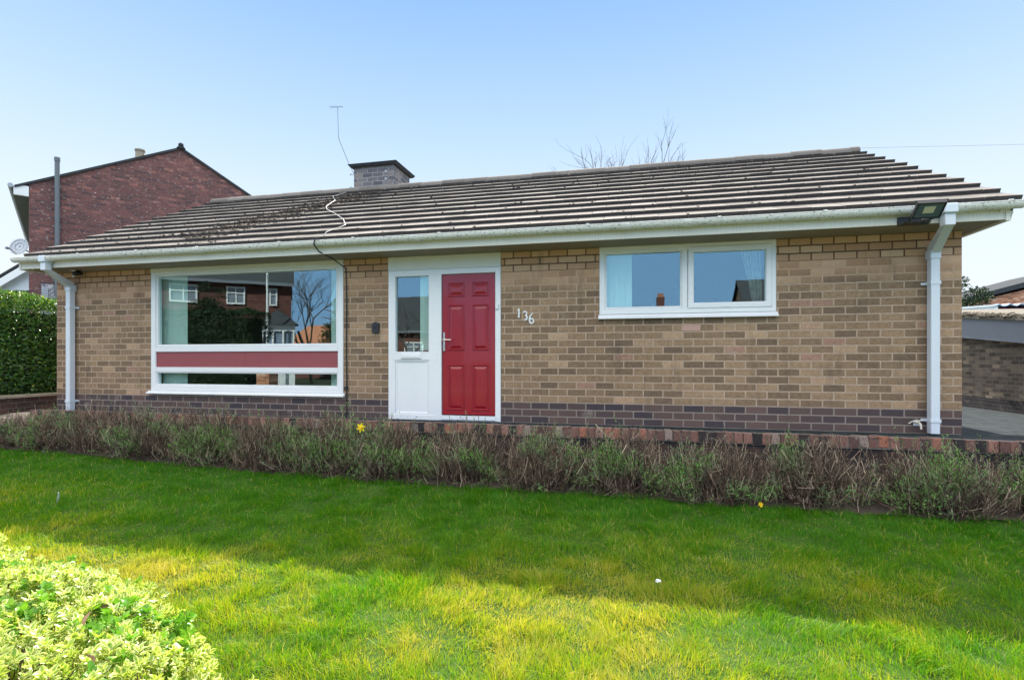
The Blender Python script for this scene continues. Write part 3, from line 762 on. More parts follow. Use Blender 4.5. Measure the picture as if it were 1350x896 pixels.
fl = empty('floodlight', (12.17, -.45, 2.30), 0, 'black rectangular LED floodlight tilted down over the gutter at the right corner', 'floodlight')
n_ = np.array((0, -.66, -.75)); n_ /= np.linalg.norm(n_)
def fq(u, v, w):   # u across, v up the face, w outwards
    up = np.array((0, -.75, .66)); up /= np.linalg.norm(up)
    c = np.array((-.022, -.315, .012)); return tuple(c + np.array((1, 0, 0))*u + up*v + n_*w)
def fbox(mb, u0, u1, v0, v1, w0, w1):
    mb.hexa([fq(u0, v0, w0), fq(u1, v0, w0), fq(u1, v1, w0), fq(u0, v1, w0), fq(u0, v0, w1), fq(u1, v0, w1), fq(u1, v1, w1), fq(u0, v1, w1)])
b = MB()
fbox(b, -.125, .125, -.092, .092, -.03, 0)
for k in range(9): fbox(b, -.1 + k*.025, -.094 + k*.025, -.07, .07, -.05, -.03)
fbox(b, -.125, .125, .078, .092, 0, .012); fbox(b, -.125, .125, -.092, -.078, 0, .012); fbox(b, -.125, -.111, -.078, .078, 0, .012); fbox(b, .111, .125, -.078, .078, 0, .012)
b.build('lamp_housing', M['black'], fl, bevel=.004)
b = MB(); fbox(b, -.11, .11, -.077, .077, .001, .004); b.build('lens', simple('flood_lens', (.10, .14, .15), .12, .1, 5), fl)
b = MB(); fbox(b, -.05, .045, -.03, .045, .0045, .007); b.build('led_array', M['led'], fl)
b = MB(); b.box(-.16, .06, -.13, -.004, -.062, -.045); b.box(-.16, .06, -.014, -.003, -.062, .03); b.tube([(-.13, -.12, -.054), (-.14, -.2, -.05), (-.135, -.26, .0)], .012, 6); b.tube([(.04, -.12, -.05), (.1, -.22, -.03), (.105, -.27, .0)], .012, 6)
b.blob((0.0, -.20, -.075), .05, .045, .03, 12, 6, 0); b.build('bracket', M['black'], fl)

# cable: white over the roof, black down the wall
b = MB()
def rr(x, y): return (x, y, 2.425 + (y + .5)*.5184 + .072)
pts = [rr(3.58, 2.9), rr(3.5, 2.55), rr(3.86, 2.05), rr(3.90, 1.85), rr(4.02, 1.5), rr(4.2, 1.25), rr(4.6, .85), rr(5.0, .42), rr(5.28, .02), rr(5.27, -.12), rr(5.2, -.33), rr(5.27, -.5)]
b.tube(pts, .0048, 6)
tag(b.build('roof_cable', M['cable_white'], smooth=True), 'loose white cable zigzagging down the roof tiles left of the chimney foot', 'cable')
b = MB(); b.tube([(5.27, -.50, 2.475), (5.2, -.6, 2.43), (5.17, -.585, 2.36), (5.19, -.50, 2.28), (5.27, -.30, 2.22), (5.31, -.02, 2.13), (5.315, -.012, 1.6), (5.31, -.012, 1.0), (5.318, -.012, .5), (5.31, -.012, .02)], .009, 6)
b.box(5.285, 5.33, -.025, -.002, .40, .45)
tag(b.build('wall_cable', M['black'], smooth=False), 'black cable dropping from the gutter down the brickwork beside the big window', 'cable')

# blinds and curtain
def vblind(x0, x1, z0, z1, y, n, lab):
    r = empty('vertical_blind', ((x0 + x1)/2, y, z0), 0, lab, 'blind')
    w = (x1 - x0)/n
    for k in range(n):
        b = MB(); x = x0 + w*(k + .5) - (x0 + x1)/2; an = radians(random.uniform(12, 20)); c, s_ = cos(an)*w*.56, sin(an)*w*.56
        b.hexa([(x - c, -s_, 0), (x + c, s_, 0), (x + c, s_ + .002, 0), (x - c, -s_ + .002, 0), (x - c, -s_, z1 - z0), (x + c, s_, z1 - z0), (x + c, s_ + .002, z1 - z0), (x - c, -s_ + .002, z1 - z0)])
        b.build('slat', M['blind'], r)
    b = MB(); b.box(x0 - (x0 + x1)/2, x1 - (x0 + x1)/2, -.02, .02, z1 - z0, z1 - z0 + .03); b.build('head_rail', M['white'], r)
vblind(1.97, 2.40, .42, 2.20, .17, 4, 'pale vertical blind gathered at the left end of the big window')
vblind(4.97, 5.22, .42, 2.20, .17, 3, 'pale vertical blind gathered at the right end of the big window')
vblind(6.39, 6.53, .96, 1.97, .12, 2, 'narrow pale blind drawn to the right edge of the glazed side light')
vblind(8.93, 9.28, 1.42, 2.2, .14, 5, 'white vertical blind in the left light of the small window')
b = MB(); nseg = 22
for k in range(nseg):
    def cv(q, z): 
        f = (z - 1.4)/.8; sp = .10 + .16*(f)**1.3
        x = 10.83 - sp*(1 - q); return (x, .13 + .018*sin(q*26) , z)
    for j in range(6):
        z0 = 1.42 + j*.13; z1 = z0 + .13; q0 = k/nseg; q1 = (k + 1)/nseg
        b.quad([cv(q0, z0), cv(q1, z0), cv(q1, z1), cv(q0, z1)])
tt = NT('net_curtain'); d = tt.n('ShaderNodeBsdfTranslucent'); d.inputs[0].default_value = (.8, .8, .8, 1); d2 = tt.n('ShaderNodeBsdfTransparent'); mx = tt.n('ShaderNodeMixShader')
d3_ = tt.n('ShaderNodeBsdfDiffuse'); d3_.inputs[0].default_value = (.8, .8, .8, 1); mm = tt.n('ShaderNodeMixShader'); tt.l(d.outputs[0], mm.inputs[1]); tt.l(d3_.outputs[0], mm.inputs[2])
tt.l(tt.ramp(tt.noise(1, 3, .5, tt.mapping(tt.coord(), (60, 60, 3))), [(.35, (.35, .35, .35)), (.65, (.8, .8, .8))]), mx.inputs[0]); tt.l(d2.outputs[0], mx.inputs[1]); tt.l(mm.outputs[0], mx.inputs[2]); tt.l(mx.outputs[0], tt.out.inputs[0])
nc = b.build('net_curtain', tt.m, smooth=True); tag(nc, 'swept white net curtain at the right of the small window', 'curtain')
sol = nc.modifiers.new('sol', 'SOLIDIFY'); sol.thickness = .002

# aerial
ae = empty('tv_aerial', (3.07, 3.9, 4.83), 0, 'thin bent television aerial pole beside the chimney', 'aerial')
b = MB(); b.tube([(.40, -.5, .0), (-.01, 0, .44), (-.25, 0, .985), (-.27, 0, 1.1)], .007, 5); b.tube([(-.27, 0, 1.1), (-.29, 0, 1.74)], .0055, 5); b.build('mast', M['aerial'], ae)
b = MB(); b.tube([(-.49, .0, 1.765), (-.16, -.0, 1.735)], .006, 5); b.build('boom', M['aerial'], ae)
b = MB()
for k in range(6):
    x = -.46 + k*.055; b.tube([(x, -.06, 1.763 - k*.005), (x, .06, 1.763 - k*.005)], .0022, 4)
b.build('element', M['aerial'], ae)

# ------------------------------------------------------------------ retaining wall
rw = empty('retaining_wall', (0, 0, 0), 0, 'low dark retaining wall capped with worn red bricks on edge', 'wall')
def yf(x): return -.56 - .29*(x - .3)/12.5
b = MB(); x = .22
while x < 16.5:
    w = .0805*random.uniform(.95, 1.06); y0 = yf(x); h = .115; z1 = .058 + random.gauss(0, .004); dd = .255
    if x > 13: z1 -= .0
    jy = random.gauss(0, .005); tl = random.gauss(0, .003)
    zb = z1 - h
    p = [(x + tl, y0 + jy, zb), (x + w + tl, y0 + jy, zb), (x + w, y0 + dd, zb), (x, y0 + dd, zb), (x - tl, y0 + jy + random.gauss(0, .003), z1), (x + w - tl, y0 + jy + random.gauss(0, .003), z1), (x + w, y0 + dd, z1 - .022), (x, y0 + dd, z1 - .022)]
    b.hexa(p); x += w + random.uniform(.007, .013)
cop = b.build('coping', M['coping'], rw)
mbv = cop.modifiers.new('bevel', 'BEVEL'); mbv.width = .006; mbv.segments = 2
b = MB()
b.hexa([(.24, yf(.24) + .03, -.8), (16.5, yf(16.5) + .03, -.8), (16.5, yf(16.5) + .22, -.8), (.24, yf(.24) + .22, -.8), (.24, yf(.24) + .03, -.063), (16.5, yf(16.5) + .03, -.063), (16.5, yf(16.5) + .22, -.063), (.24, yf(.24) + .22, -.063)])
b.build('wall', M['brick_dark'], rw)
b = MB(); b.hexa([(.235, yf(.24) + .012, -.07), (16.49, yf(16.5) + .012, -.07), (16.49, yf(16.5) + .24, -.07), (.235, yf(.24) + .24, -.07), (.235, yf(.24) + .012, .035), (16.49, yf(16.5) + .012, .035), (16.49, yf(16.5) + .23, .018), (.235, yf(.24) + .23, .018)])
b.build('mortar', simple('old_mortar', (.16, .14, .125), .95, .3, 40, .6), rw)

# soil bed
b = MB()
xs_ = np.linspace(.1, 16.4, 80); ys_ = np.linspace(0, .62, 8)
X, T = np.meshgrid(xs_, ys_); Y = (-.56 - .29*(X - .3)/12.5) + .01 - T*1.05; Z = lawn_z(X, Y) + .035*np.sin(np.pi*T/.62) + .02*vnoise(X, Y, 9, 8)
V = np.stack([X, Y, Z], -1).reshape(-1, 3); i = np.arange(79)[None, :] + (np.arange(7)*80)[:, None]
Q = np.stack([i, i + 80, i + 81, i + 1], -1).reshape(-1, 4)
tag(np_mesh('soil_bed', V, Q, M['soil']), kind='structure')

# ------------------------------------------------------------------ lavender
def lavender(cx, cy_, R_, H, label, green, seed):
    rg = np.random.default_rng(seed)
    z0 = float(lawn_z(cx, cy_)); root = empty('lavender_shrub', (cx, cy_, z0), 0, label, 'lavender', 'lavender shrubs along the retaining wall')
    hump = H*rg.uniform(.9, 1.08)
    def clampwall(P):
        lim = (yf(cx) - .015) - cy_; over = (P[..., 1] > lim) & (P[..., 2] + z0 < .085)
        P[..., 1] = np.where(over, lim - .03*rg.random(P[..., 1].shape), P[..., 1]); P[..., 2] = np.maximum(P[..., 2], .008); return P
    # woody framework
    N = 420; K = 7; t = np.linspace(0, 1, K)
    an = rg.random(N)*2*pi; tilt = np.clip(np.abs(rg.normal(0, .75, N)), 0, 1.4)
    ln = hump*rg.uniform(.45, 1.0, N)*(1 - .10*tilt)
    sx = R_/.42
    base = np.stack([rg.normal(0, .15, N)*sx, rg.normal(0, .10, N), np.zeros(N)], -1)
    d = np.stack([np.cos(an)*np.sin(tilt)*sx, np.sin(an)*np.sin(tilt)*.8, np.cos(tilt)], -1)
    P = base[:, None] + d[:, None]*(ln[:, None]*t[None])[:, :, None] + np.stack([rg.normal(0, .07, N), rg.normal(0, .06, N), rg.uniform(-.03, .14, N)], -1)[:, None]*(t**2)[None, :, None]
    P = clampwall(P + np.cumsum(rg.normal(0, .010, (N, K, 3)), axis=1))
    sr = lambda n: norm(np.stack([rg.normal(0, 1, n) + .4, rg.normal(0, .5, n), rg.normal(0, .3, n)], -1))
    W = np.linspace(.0085, .0045, K)[None]*rg.uniform(.6, 1.4, N)[:, None]
    V1, Q1 = ribbons(P, W, sr(N)); r1 = np.repeat(np.clip(rg.normal(.28, .22, N), 0, 1), K*2)
    # side twigs
    def along(idx, tt_):
        kk = tt_*(K - 1); k0 = np.clip(kk.astype(int), 0, K - 2); fr = (kk - k0)[:, None]
        return P[idx, k0]*(1 - fr) + P[idx, k0 + 1]*fr, norm(P[idx, k0 + 1] - P[idx, k0])
    m = 6; idx = np.repeat(np.arange(N), m); n = len(idx); C, T = along(idx, rg.uniform(.25, 1, n)**.8)
    D = norm(T*.55 + rg.normal(0, .42, (n, 3)) + np.array((0, 0, .42))); l2 = rg.uniform(.05, .16, n)
    k2 = 4; t2 = np.linspace(0, 1, k2)
    P2 = C[:, None] + D[:, None]*(l2[:, None]*t2[None])[:, :, None] + np.stack([rg.normal(0, .012, n), rg.normal(0, .012, n), rg.uniform(0, .03, n)], -1)[:, None]*(t2**2)[None, :, None]
    P2 = clampwall(P2); W2 = np.array([.0048, .0044, .004, .0048])[None]*rg.uniform(.6, 1.35, n)[:, None]
    V2, Q2 = ribbons(P2, W2, sr(n)); r2 = np.repeat(np.clip(rg.normal(.48, .30, n), 0, 1), k2*2)
    np_mesh('stems', np.concatenate([V1, V2]), np.concatenate([Q1, Q2 + len(V1)]), M['lav_stem'], np.concatenate([r1, r2]), parent=root)
    # narrow leaves on the twigs
    nl = 5; idx = np.repeat(np.arange(n), nl); q = len(idx); tt_ = rg.uniform(.1, 1, q)
    C = P2[idx, 0]*(1 - tt_)[:, None] + P2[idx, -1]*tt_[:, None]
    D3 = norm(D[idx]*.9 + rg.normal(0, .6, (q, 3)) + np.array((0, 0, .2)))
    patch = vnoise(C[:, 0] + cx, C[:, 2]*1.3 + C[:, 1]*.8, 4.0, 7)*.7 + vnoise(C[:, 0] + cx, C[:, 2] + C[:, 1], 11., 8)*.3
    th_ = .60 - .24*green
    keep = rg.random(q) < (.12 + .88*sstep(th_ - .08, th_ + .1, patch))
    C, D3, patch = C[keep], D3[keep], patch[keep]; q = len(C)
    Ln = rg.uniform(.018, .042, q); Wd = rg.uniform(.004, .0085, q)
    V, Q, e = leaves(C, D3, rg.normal(0, 1, (q, 3)), Ln, Wd, rows=2, fold=.1, curl=.15)
    rr_ = np.clip(.12 + .75*sstep(th_ - .06, th_ + .25, patch) + rg.normal(0, .12, q), 0, 1)
    np_mesh('leaves', V, Q, M['lav_leaf'], np.repeat(rr_, 9), parent=root)
    return root
LV = [(.62, .36, .34, .35, 'leftmost lavender shrub, at the end of the wall beside the path'),
      (1.35, .42, .44, .3, 'greyish lavender shrub below the left downpipe'),
      (2.15, .52, .60, .18, 'brown twiggy lavender below the left edge of the big window'),
      (3.05, .50, .62, .35, 'lavender below the left half of the big window'),
      (3.95, .50, .60, .5, 'lavender with a few green shoots below the middle of the big window'),
      (4.85, .48, .58, .4, 'lavender below the right end of the big window'),
      (5.70, .46, .62, .75, 'taller grey-green lavender beside the yellow daffodil'),
      (6.55, .46, .60, .7, 'grey-green lavender below the white panel beside the door'),
      (7.45, .48, .58, .45, 'brownish lavender below the right edge of the red door'),
      (8.35, .46, .56, .7, 'green-topped lavender below the house number'),
      (9.20, .50, .54, .55, 'dark lavender below the left light of the small window'),
      (10.10, .48, .58, .45, 'lavender with bright green sprigs below the small window mullion'),
      (10.95, .46, .66, .22, 'tall bare straw-coloured lavender right of the small window'),
      (11.95, .50, .60, .8, 'bushy green lavender in front of the right downpipe'),
      (12.95, .48, .54, .4, 'grey straggling lavender at the right edge of the picture'),
      (13.9, .48, .54, .4, 'last lavender past the corner by the driveway')]
for k, (x, R_, H, gr, lab) in enumerate(LV):
    lavender(x, yf(x) - .42 - .05*(k % 2), R_*1.05, H*(1.0 if x < 7 else .95), lab, gr, 100 + k)

# daffodils
def daffodil(x, y, z0, h, face, label, sc=1.0):
    root = empty('daffodil', (x, y, z0), 0, label, 'flower'); root.scale = (sc, sc, 1)
    b = MB(); b.tube([(0, 0, 0), (.01, 0, h*.6), (0, -.01, h)], .004, 6); b.build('stalk', M['stalk'], root)
    b = MB()
    for k in range(6):
        an = k*pi/3 + .3; u = np.array((cos(an), 0, sin(an))); v = np.array((-sin(an), 0, cos(an))); c = np.array((0, -.022, h)); u = u*np.array((1, 1, sc)); v = v*np.array((1, 1, sc))
        p = [c, c + u*.02 + v*.012, c + u*.042 + v*.006 + (0, -.006, 0), c + u*.05 + (0, -.008, 0), c + u*.042 - v*.006 + (0, -.006, 0), c + u*.02 - v*.012]
        q = [tuple(np.array(w_) + (0, .003, 0)) for w_ in p]
        b.quad(p[::-1]); b.quad(q)
    b.build('petals', M['petal'], root)
    b = MB(); b.tube([(0, -.022, h), (0, -.048, h - .003), (0, -.055, h - .003)], [.011, .016, .021], 10); b.build('trumpet', M['petal2'], root)
    b = MB()
    for k in range(3):
        s_ = random.uniform(-.05, .05); b.tube([(0, .01, 0), (s_, .01, h*.5), (s_*2, 0, h*.75)], [.006, .005, .002], 4, True, .3)
    b.build('leaves', M['stalk'], root)
daffodil(6.24, -1.24, -.53, .58, 0, 'yellow daffodil standing above the lavender left of the door', 1.2)
daffodil(10.42, -1.56, -.56, .07, 0, 'tiny yellow flower at the lawn edge near the lavender foot', .5)

# feather and scrap
zf = float(lawn_z(3.99, -2.84)) + .03
V, Q, e = leaves(np.array([(0, 0, 0.)]), np.array([(.75, -.1, .55)]), np.array([(-.5, -.8, .4)]), np.array([.17]), np.array([.055]), rows=8, fold=.2, curl=-.35)
o = np_mesh('feather', V, Q, M['feather']); o.location = (3.93, -2.84, zf); o.modifiers.new('s', 'SOLIDIFY').thickness = .002; tag(o, 'small white feather lying on the grass at the left', 'feather')
fe = MB(); fe.blob((0, 0, 0), .016, .012, .01, 6, 4, .3); o = fe.build('scrap', M['feather']); o.location = (9.42, -3.38, float(lawn_z(9.42, -3.38)) + .06); tag(o, 'tiny white scrap on the shaded grass right of centre', 'litter')

# ------------------------------------------------------------------ grass
CAM = np.array((9.245, -6.67, .83))
def make_grass():
    n = 1500000
    X = rng.uniform(.05, 15.5, n); Y = rng.uniform(-7.4, -.95, n)
    dx = X - CAM[0]; dy = Y - CAM[1]; dist = np.hypot(dx, dy)
    th = radians(12.77); xc = dx*cos(th) + dy*sin(th); zc = -dx*sin(th) + dy*cos(th)
    vis = (np.abs(xc) < 1.05*np.maximum(zc, .2) + .6) & (zc > .5)
    dens = np.clip(3.0/np.maximum(dist, 1.2), .34, 1.0)**1.1
    dens = np.where(vis, dens, .08)
    yb = yf(X) - .60 - .10*(vnoise(X, X*0, 1.1, 5) - .5) + .06*rng.normal(0, 1, n)
    bigp = vnoise(X, Y, .9, 22)*.6 + vnoise(X, Y, 2.3, 23)*.4; tuft = vnoise(X, Y, 7, 21)*.6 + vnoise(X, Y, 17, 24)*.4
    keep = (rng.random(n) < dens*(.55 + .75*tuft)) & (Y < yb) & (X > .10)
    X, Y, dist, bigp, tuft = X[keep], Y[keep], dist[keep], bigp[keep], tuft[keep]; n = len(X)
    Z = lawn_z(X, Y) - .004
    H = (.030 + .050*sstep(.25, .85, tuft))*(.65 + .7*bigp)*rng.uniform(.5, 1.2, n)
    H = np.where(rng.random(n) < .015, H*1.5, H)*(1 + .15*sstep(3.3, 4.6, -Y))
    Wd = rng.uniform(.0017, .0033, n)*(1 + .20*np.clip(dist - 2, 0, 6))
    la = vnoise(X, Y, 2.6, 31)*4*pi; lean = rng.uniform(.1, 1.15, n)
    D = np.stack([np.cos(la)*.6 + rng.normal(0, .6, n), np.sin(la)*.6 + rng.normal(0, .6, n)], -1)
    dry = vnoise(X, Y, 1.3, 41)*.5 + vnoise(X, Y, 4.5, 42)*.3 + vnoise(X, Y, 13, 43)*.2
    far = sstep(1.5, 4.0, -Y)  # yellower out from the house: sunlit tone put into the blade colour
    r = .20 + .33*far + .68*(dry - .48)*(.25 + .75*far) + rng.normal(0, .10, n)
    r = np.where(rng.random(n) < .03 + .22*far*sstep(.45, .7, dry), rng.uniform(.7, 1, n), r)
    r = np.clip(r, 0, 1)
    sa_ = rng.random(n)*2*pi; side = np.stack([np.cos(sa_), np.sin(sa_), 0*sa_], -1)
    Vs = []; Qs = []; rs = []; off = 0
    for sel, K in ((dist < 3.4, 4), (dist >= 3.4, 3)):
        m = int(sel.sum()); t = np.linspace(0, 1, K); P = np.zeros((m, K, 3)); lh = (lean*H)[sel]
        P[:, :, 0] = X[sel][:, None] + D[sel][:, :1]*lh[:, None]*(t**1.8)[None]
        P[:, :, 1] = Y[sel][:, None] + D[sel][:, 1:]*lh[:, None]*(t**1.8)[None]
        P[:, :, 2] = Z[sel][:, None] + H[sel][:, None]*t[None]*(1 - .3*lean[sel][:, None]*t[None])
        W = Wd[sel][:, None]*(np.array([1, .9, .62, .08]) if K == 4 else np.array([1, .8, .1]))[None]
        V, Q = ribbons(P, W, side[sel]); Vs.append(V); Qs.append(Q + off); off += len(V); rs.append(np.repeat(r[sel], K*2))
    print('grass blades', n)
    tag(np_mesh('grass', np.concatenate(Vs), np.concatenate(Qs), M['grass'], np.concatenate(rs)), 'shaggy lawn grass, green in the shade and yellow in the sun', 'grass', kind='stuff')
make_grass()

# ------------------------------------------------------------------ foreground variegated shrub
def euonymus():
    rg = np.random.default_rng(77)
    root = empty('euonymus_shrub', (6.6, -5.6, -.62), 0, 'cream and green variegated shrub in the bottom left corner', 'shrub')
    A = np.array((5.3, -4.42)); B = np.array((8.22, -5.50)); dirv = (B - A)/np.linalg.norm(B - A); nrm = np.array((dirv[1], -dirv[0]))  # into shrub (towards -Y)
    if nrm[1] > 0: nrm = -nrm
    Ls = np.linalg.norm(B - A)
    def surf(u, v):   # u along edge, v depth into shrub (negative = down the front side)
        top = .035 + .05*(vnoise(u*1.0, v, 2.2, 61) - .5) + .035*(vnoise(u, v, 6, 62) - .5)
        return top
    N = 8600
    u = rg.uniform(-.9, Ls + .12, N); v = rg.uniform(-.04, 1.15, N)
    wig = -.15*np.exp(-((u - 2.15)/.62)**2) + .07*(vnoise(u, u*0, 2.4, 63) - .5) + .05*(vnoise(u, u*0, 7, 64) - .5)
    front = rg.random(N) < .22
    endf = sstep(Ls - .25, Ls + .12, u)
    v = np.where(front, rg.normal(0, .02, N), v)
    z = surf(u, v) + .035*np.exp(-((u - 2.2)/.7)**2); z -= .16*np.clip(1 - v/.22, 0, 1)**2.2 + .25*endf**2
    z = np.where(front, rg.uniform(-.58, .0, N), z) - rg.exponential(.022, N)
    xy = A[None] + dirv[None]*u[:, None] + nrm[None]*(v + wig)[:, None]
    C0 = np.stack([xy[:, 0], xy[:, 1], z], -1)
    far_ok = np.hypot(C0[:, 0] - CAM[0], C0[:, 1] - CAM[1]) > .80
    C0 = C0[far_ok]; v = v[far_ok]; front = front[far_ok]; N = len(C0)
    edgef = np.clip(1 - v/.25, 0, 1)
    ax = np.stack([-nrm[0]*edgef*.8 + rg.normal(0, .32, N), -nrm[1]*edgef*.8 + rg.normal(0, .32, N), np.where(front, .45, 1.0)], -1); ax = norm(ax)
    # each shoot: pairs of leaves
    nl = 9; idx = np.repeat(np.arange(N), nl); n = len(idx); k = np.tile(np.arange(nl), N)
    ref = norm(np.cross(ax, rg.normal(0, 1, (N, 3)))); bi = np.cross(ax, ref)
    ang = (k//2)*(pi/2) + (k % 2)*pi + rg.normal(0, .25, n); lev = (k//2)/(nl/2)
    out = ref[idx]*np.cos(ang)[:, None] + bi[idx]*np.sin(ang)[:, None]
    D = norm(out*(1.0 - .5*lev)[:, None] + ax[idx]*(.55 + .8*lev)[:, None])
    C = C0[idx] + ax[idx]*(lev*.024 - .03)[:, None] + out*.003
    Nn = norm(ax[idx]*1.0 - out*.3)
    size = rg.uniform(.75, 1.25, N)[idx]
    Ln = size*rg.uniform(.017, .027, n)*(1 - .2*lev); Wd = Ln*rg.uniform(.62, .85, n)
    V, Q, e = leaves(C, D, Nn, Ln, Wd, rows=4, fold=.18, curl=.25)
    patch = vnoise(C0[:, 0], C0[:, 1], 2.6, 66)
    rs = rg.random(N)*.78; green = (rg.random(N) < .05) | ((np.hypot(C0[:, 0] - 7.75, C0[:, 1] + 5.33) < .16) & (rg.random(N) < .8)) | ((patch > .76) & (rg.random(N) < .6))
    rs = np.where(green, rg.uniform(.88, 1, N), rs)
    r = np.clip(rs[idx] + rg.normal(0, .03, n), 0, np.where(green[idx], 1, .79))
    np_mesh('leaves', V, Q, M['euon'], np.repeat(r, 15), e, root).matrix_parent_inverse = root.matrix_world.inverted()
    # dry leaves
    m = rg.choice(N, 26); C = C0[m] + ax[m]*.012; V, Q, e = leaves(C, norm(rg.normal(0, 1, (26, 3)) + (0, 0, .4)), rg.normal(0, 1, (26, 3)), rg.uniform(.03, .045, 26), rg.uniform(.014, .02, 26), 4, .4, .5)
    np_mesh('dry_leaves', V, Q, M['euon_dead'], parent=root)
    # woody stems
    ns = 900; m = rg.choice(N, ns); P = np.zeros((ns, 4, 3)); tip = C0[m] - ax[m]*.03
    bs = np.stack([tip[:, 0] + rg.normal(0, .12, ns), tip[:, 1] + rg.normal(0, .12, ns), np.full(ns, -.62)], -1)
    for k_, tt_ in enumerate(np.linspace(0, 1, 4)): P[:, k_] = bs*(1 - tt_) + tip*tt_ + rg.normal(0, .012, (ns, 3))*(0 < tt_ < 1)
    V, Q = ribbons(P, np.tile(np.array([.006, .005, .004, .003]), (ns, 1)), norm(rg.normal(0, 1, (ns, 3))))
    np_mesh('stems', V, Q, M['lav_stem'], np.repeat(rg.uniform(.2, .7, ns), 8), parent=root)
    for c in root.children: c.parent = root; c.matrix_parent_inverse.identity(); c.location = tuple(-x for x in root.location)
euonymus()

# ------------------------------------------------------------------ leafy boxes (hedges)
def hedge_mesh(x0, x1, y0, y1, z0, z1, n, mat, size, seed, parent, faces=('f', 'r', 't', 'e'), rnd=(.35, .2), rough_=.10):
    rg = np.random.default_rng(seed)
    area = {'f': (x1 - x0)*(z1 - z0), 'r': (y1 - y0)*(z1 - z0), 'l': (y1 - y0)*(z1 - z0), 't': (x1 - x0)*(y1 - y0), 'b': (x1 - x0)*(z1 - z0)}
    fs = [f for f in faces if f in area]; tot = sum(area[f] for f in fs); Cs = []; Ns = []
    for f in fs:
        m = int(n*area[f]/tot); a_ = rg.random(m); c_ = rg.random(m)
        dep = np.abs(rg.normal(0, .055, m))
        if f in 'fb':
            X = x0 + a_*(x1 - x0); Z = z0 + c_*(z1 - z0); bl = rough_*(vnoise(X, Z, 2.2, seed % 60) - .5)*2 + .05*(vnoise(X, Z, 7, 9) - .5)
            Y = (y0 + dep - bl) if f == 'f' else (y1 - dep + bl); nn = (0, -1 if f == 'f' else 1, .25)
        elif f in 'rl':
            Y = y0 + a_*(y1 - y0); Z = z0 + c_*(z1 - z0); bl = rough_*(vnoise(Y, Z, 2.2, seed % 60) - .5)*2 + .05*(vnoise(Y, Z, 7, 9) - .5)
            X = (x1 - dep + bl) if f == 'r' else (x0 + dep - bl); nn = (1 if f == 'r' else -1, 0, .25)
        else:
            X = x0 + a_*(x1 - x0); Y = y0 + c_*(y1 - y0); Z = z1 - dep + rough_*(vnoise(X, Y, 2.2, seed % 60) - .5)*1.6 + .08*(vnoise(X, Y, 8, 9) - .5) + np.where(rg.random(m) < .06, rg.uniform(0, .10, m), 0); nn = (0, 0, 1)
        Cs.append(np.stack([X, Y, Z], -1)); Ns.append(np.tile(np.array(nn, float), (m, 1)))
    C = np.concatenate(Cs); Nn = np.concatenate(Ns); n = len(C)
    D = norm(rg.normal(0, .7, (n, 3)) + Nn*.7 + np.array((0, 0, .15))); NN = norm(Nn + rg.normal(0, .55, (n, 3)))
    L_ = size*rg.uniform(.7, 1.3, n)
    V, Q, e = leaves(C, D, NN, L_, L_*.5, rows=2, fold=.15, curl=.2)
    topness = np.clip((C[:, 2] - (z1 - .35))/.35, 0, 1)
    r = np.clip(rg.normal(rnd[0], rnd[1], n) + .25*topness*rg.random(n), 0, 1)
    o = np_mesh('foliage', V, Q, mat, np.repeat(r, 9), parent=parent)
    # dense twiggy inside that stops light
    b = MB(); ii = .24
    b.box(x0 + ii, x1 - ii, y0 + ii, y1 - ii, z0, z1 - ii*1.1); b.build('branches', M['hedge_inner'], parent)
    return o
h = empty('garden_hedge', (0, 0, 0), 0, 'tall clipped green hedge behind the planter wall left of the house', 'hedge')
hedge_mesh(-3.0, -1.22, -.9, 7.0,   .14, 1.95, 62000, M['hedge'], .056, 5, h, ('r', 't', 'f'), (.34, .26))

# planter wall at left
pw = empty('planter_wall', (0, 0, 0), 0, 'low brown brick planter wall with a stone coping beneath the hedge', 'wall')
b = MB(); b.box(-1.30, -1.06, -3.0, 7.2, -.6, .17); b.build('wall', M['brick_plant'], pw)
b = MB(); y = -3.05
while y < 7.2: b.box(-1.34, -1.015, y, y + .595, .171, .222); y += .6
b.build('coping', M['coping_stone'], pw, bevel=.008)
b = MB(); b.box(-3.2, -1.3, -3, 7.2, -.5, .15); tag(b.build('hedge_soil', M['soil']), kind='structure')

# ------------------------------------------------------------------ neighbour house left (local frame: x along gable, y away)
ang = math.atan2(.8057, .5915)
nh = empty('neighbour_house', (-6.685, 4.116, 0), ang, 'tall dark red brick neighbour house showing its windowless gable end', 'house')
W_, EZ, AZ = 7.03, 5.594, 7.478
b = MB()
b.quad([(0, 0, -.6), (W_, 0, -.6), (W_, 0, EZ), (W_/2, 0, AZ), (0, 0, EZ)])
b.quad([(0, 0, -.6), (0, 0, EZ), (0, 9, EZ), (0, 9, -.6)]); b.quad([(W_, 0, -.6), (W_, 9, -.6), (W_, 9, EZ), (W_, 0, EZ)])
b.quad([(W_, 9, -.6), (0, 9, -.6), (0, 9, EZ), (W_/2, 9, AZ), (W_, 9, EZ)])
b.build('wall', M['brick_gable'], nh)
b = MB(); sl = (AZ - EZ)/(W_/2)
for s_ in (-1, 1):
    xe = W_/2 + s_*(W_/2 + .28); ze = EZ - .28*sl
    b.hexa([(W_/2, -.05, AZ + .0), (xe, -.05, ze), (xe, 9.05, ze), (W_/2, 9.05, AZ), (W_/2, -.05, AZ + .075), (xe, -.05, ze + .07), (xe, 9.05, ze + .07), (W_/2, 9.05, AZ + .075)])
nr = b.build('roof', M['slate'], nh)
b = MB(); b.prism([(0, 0), (1, 1), (1, 0)], 0, 1) if False else None
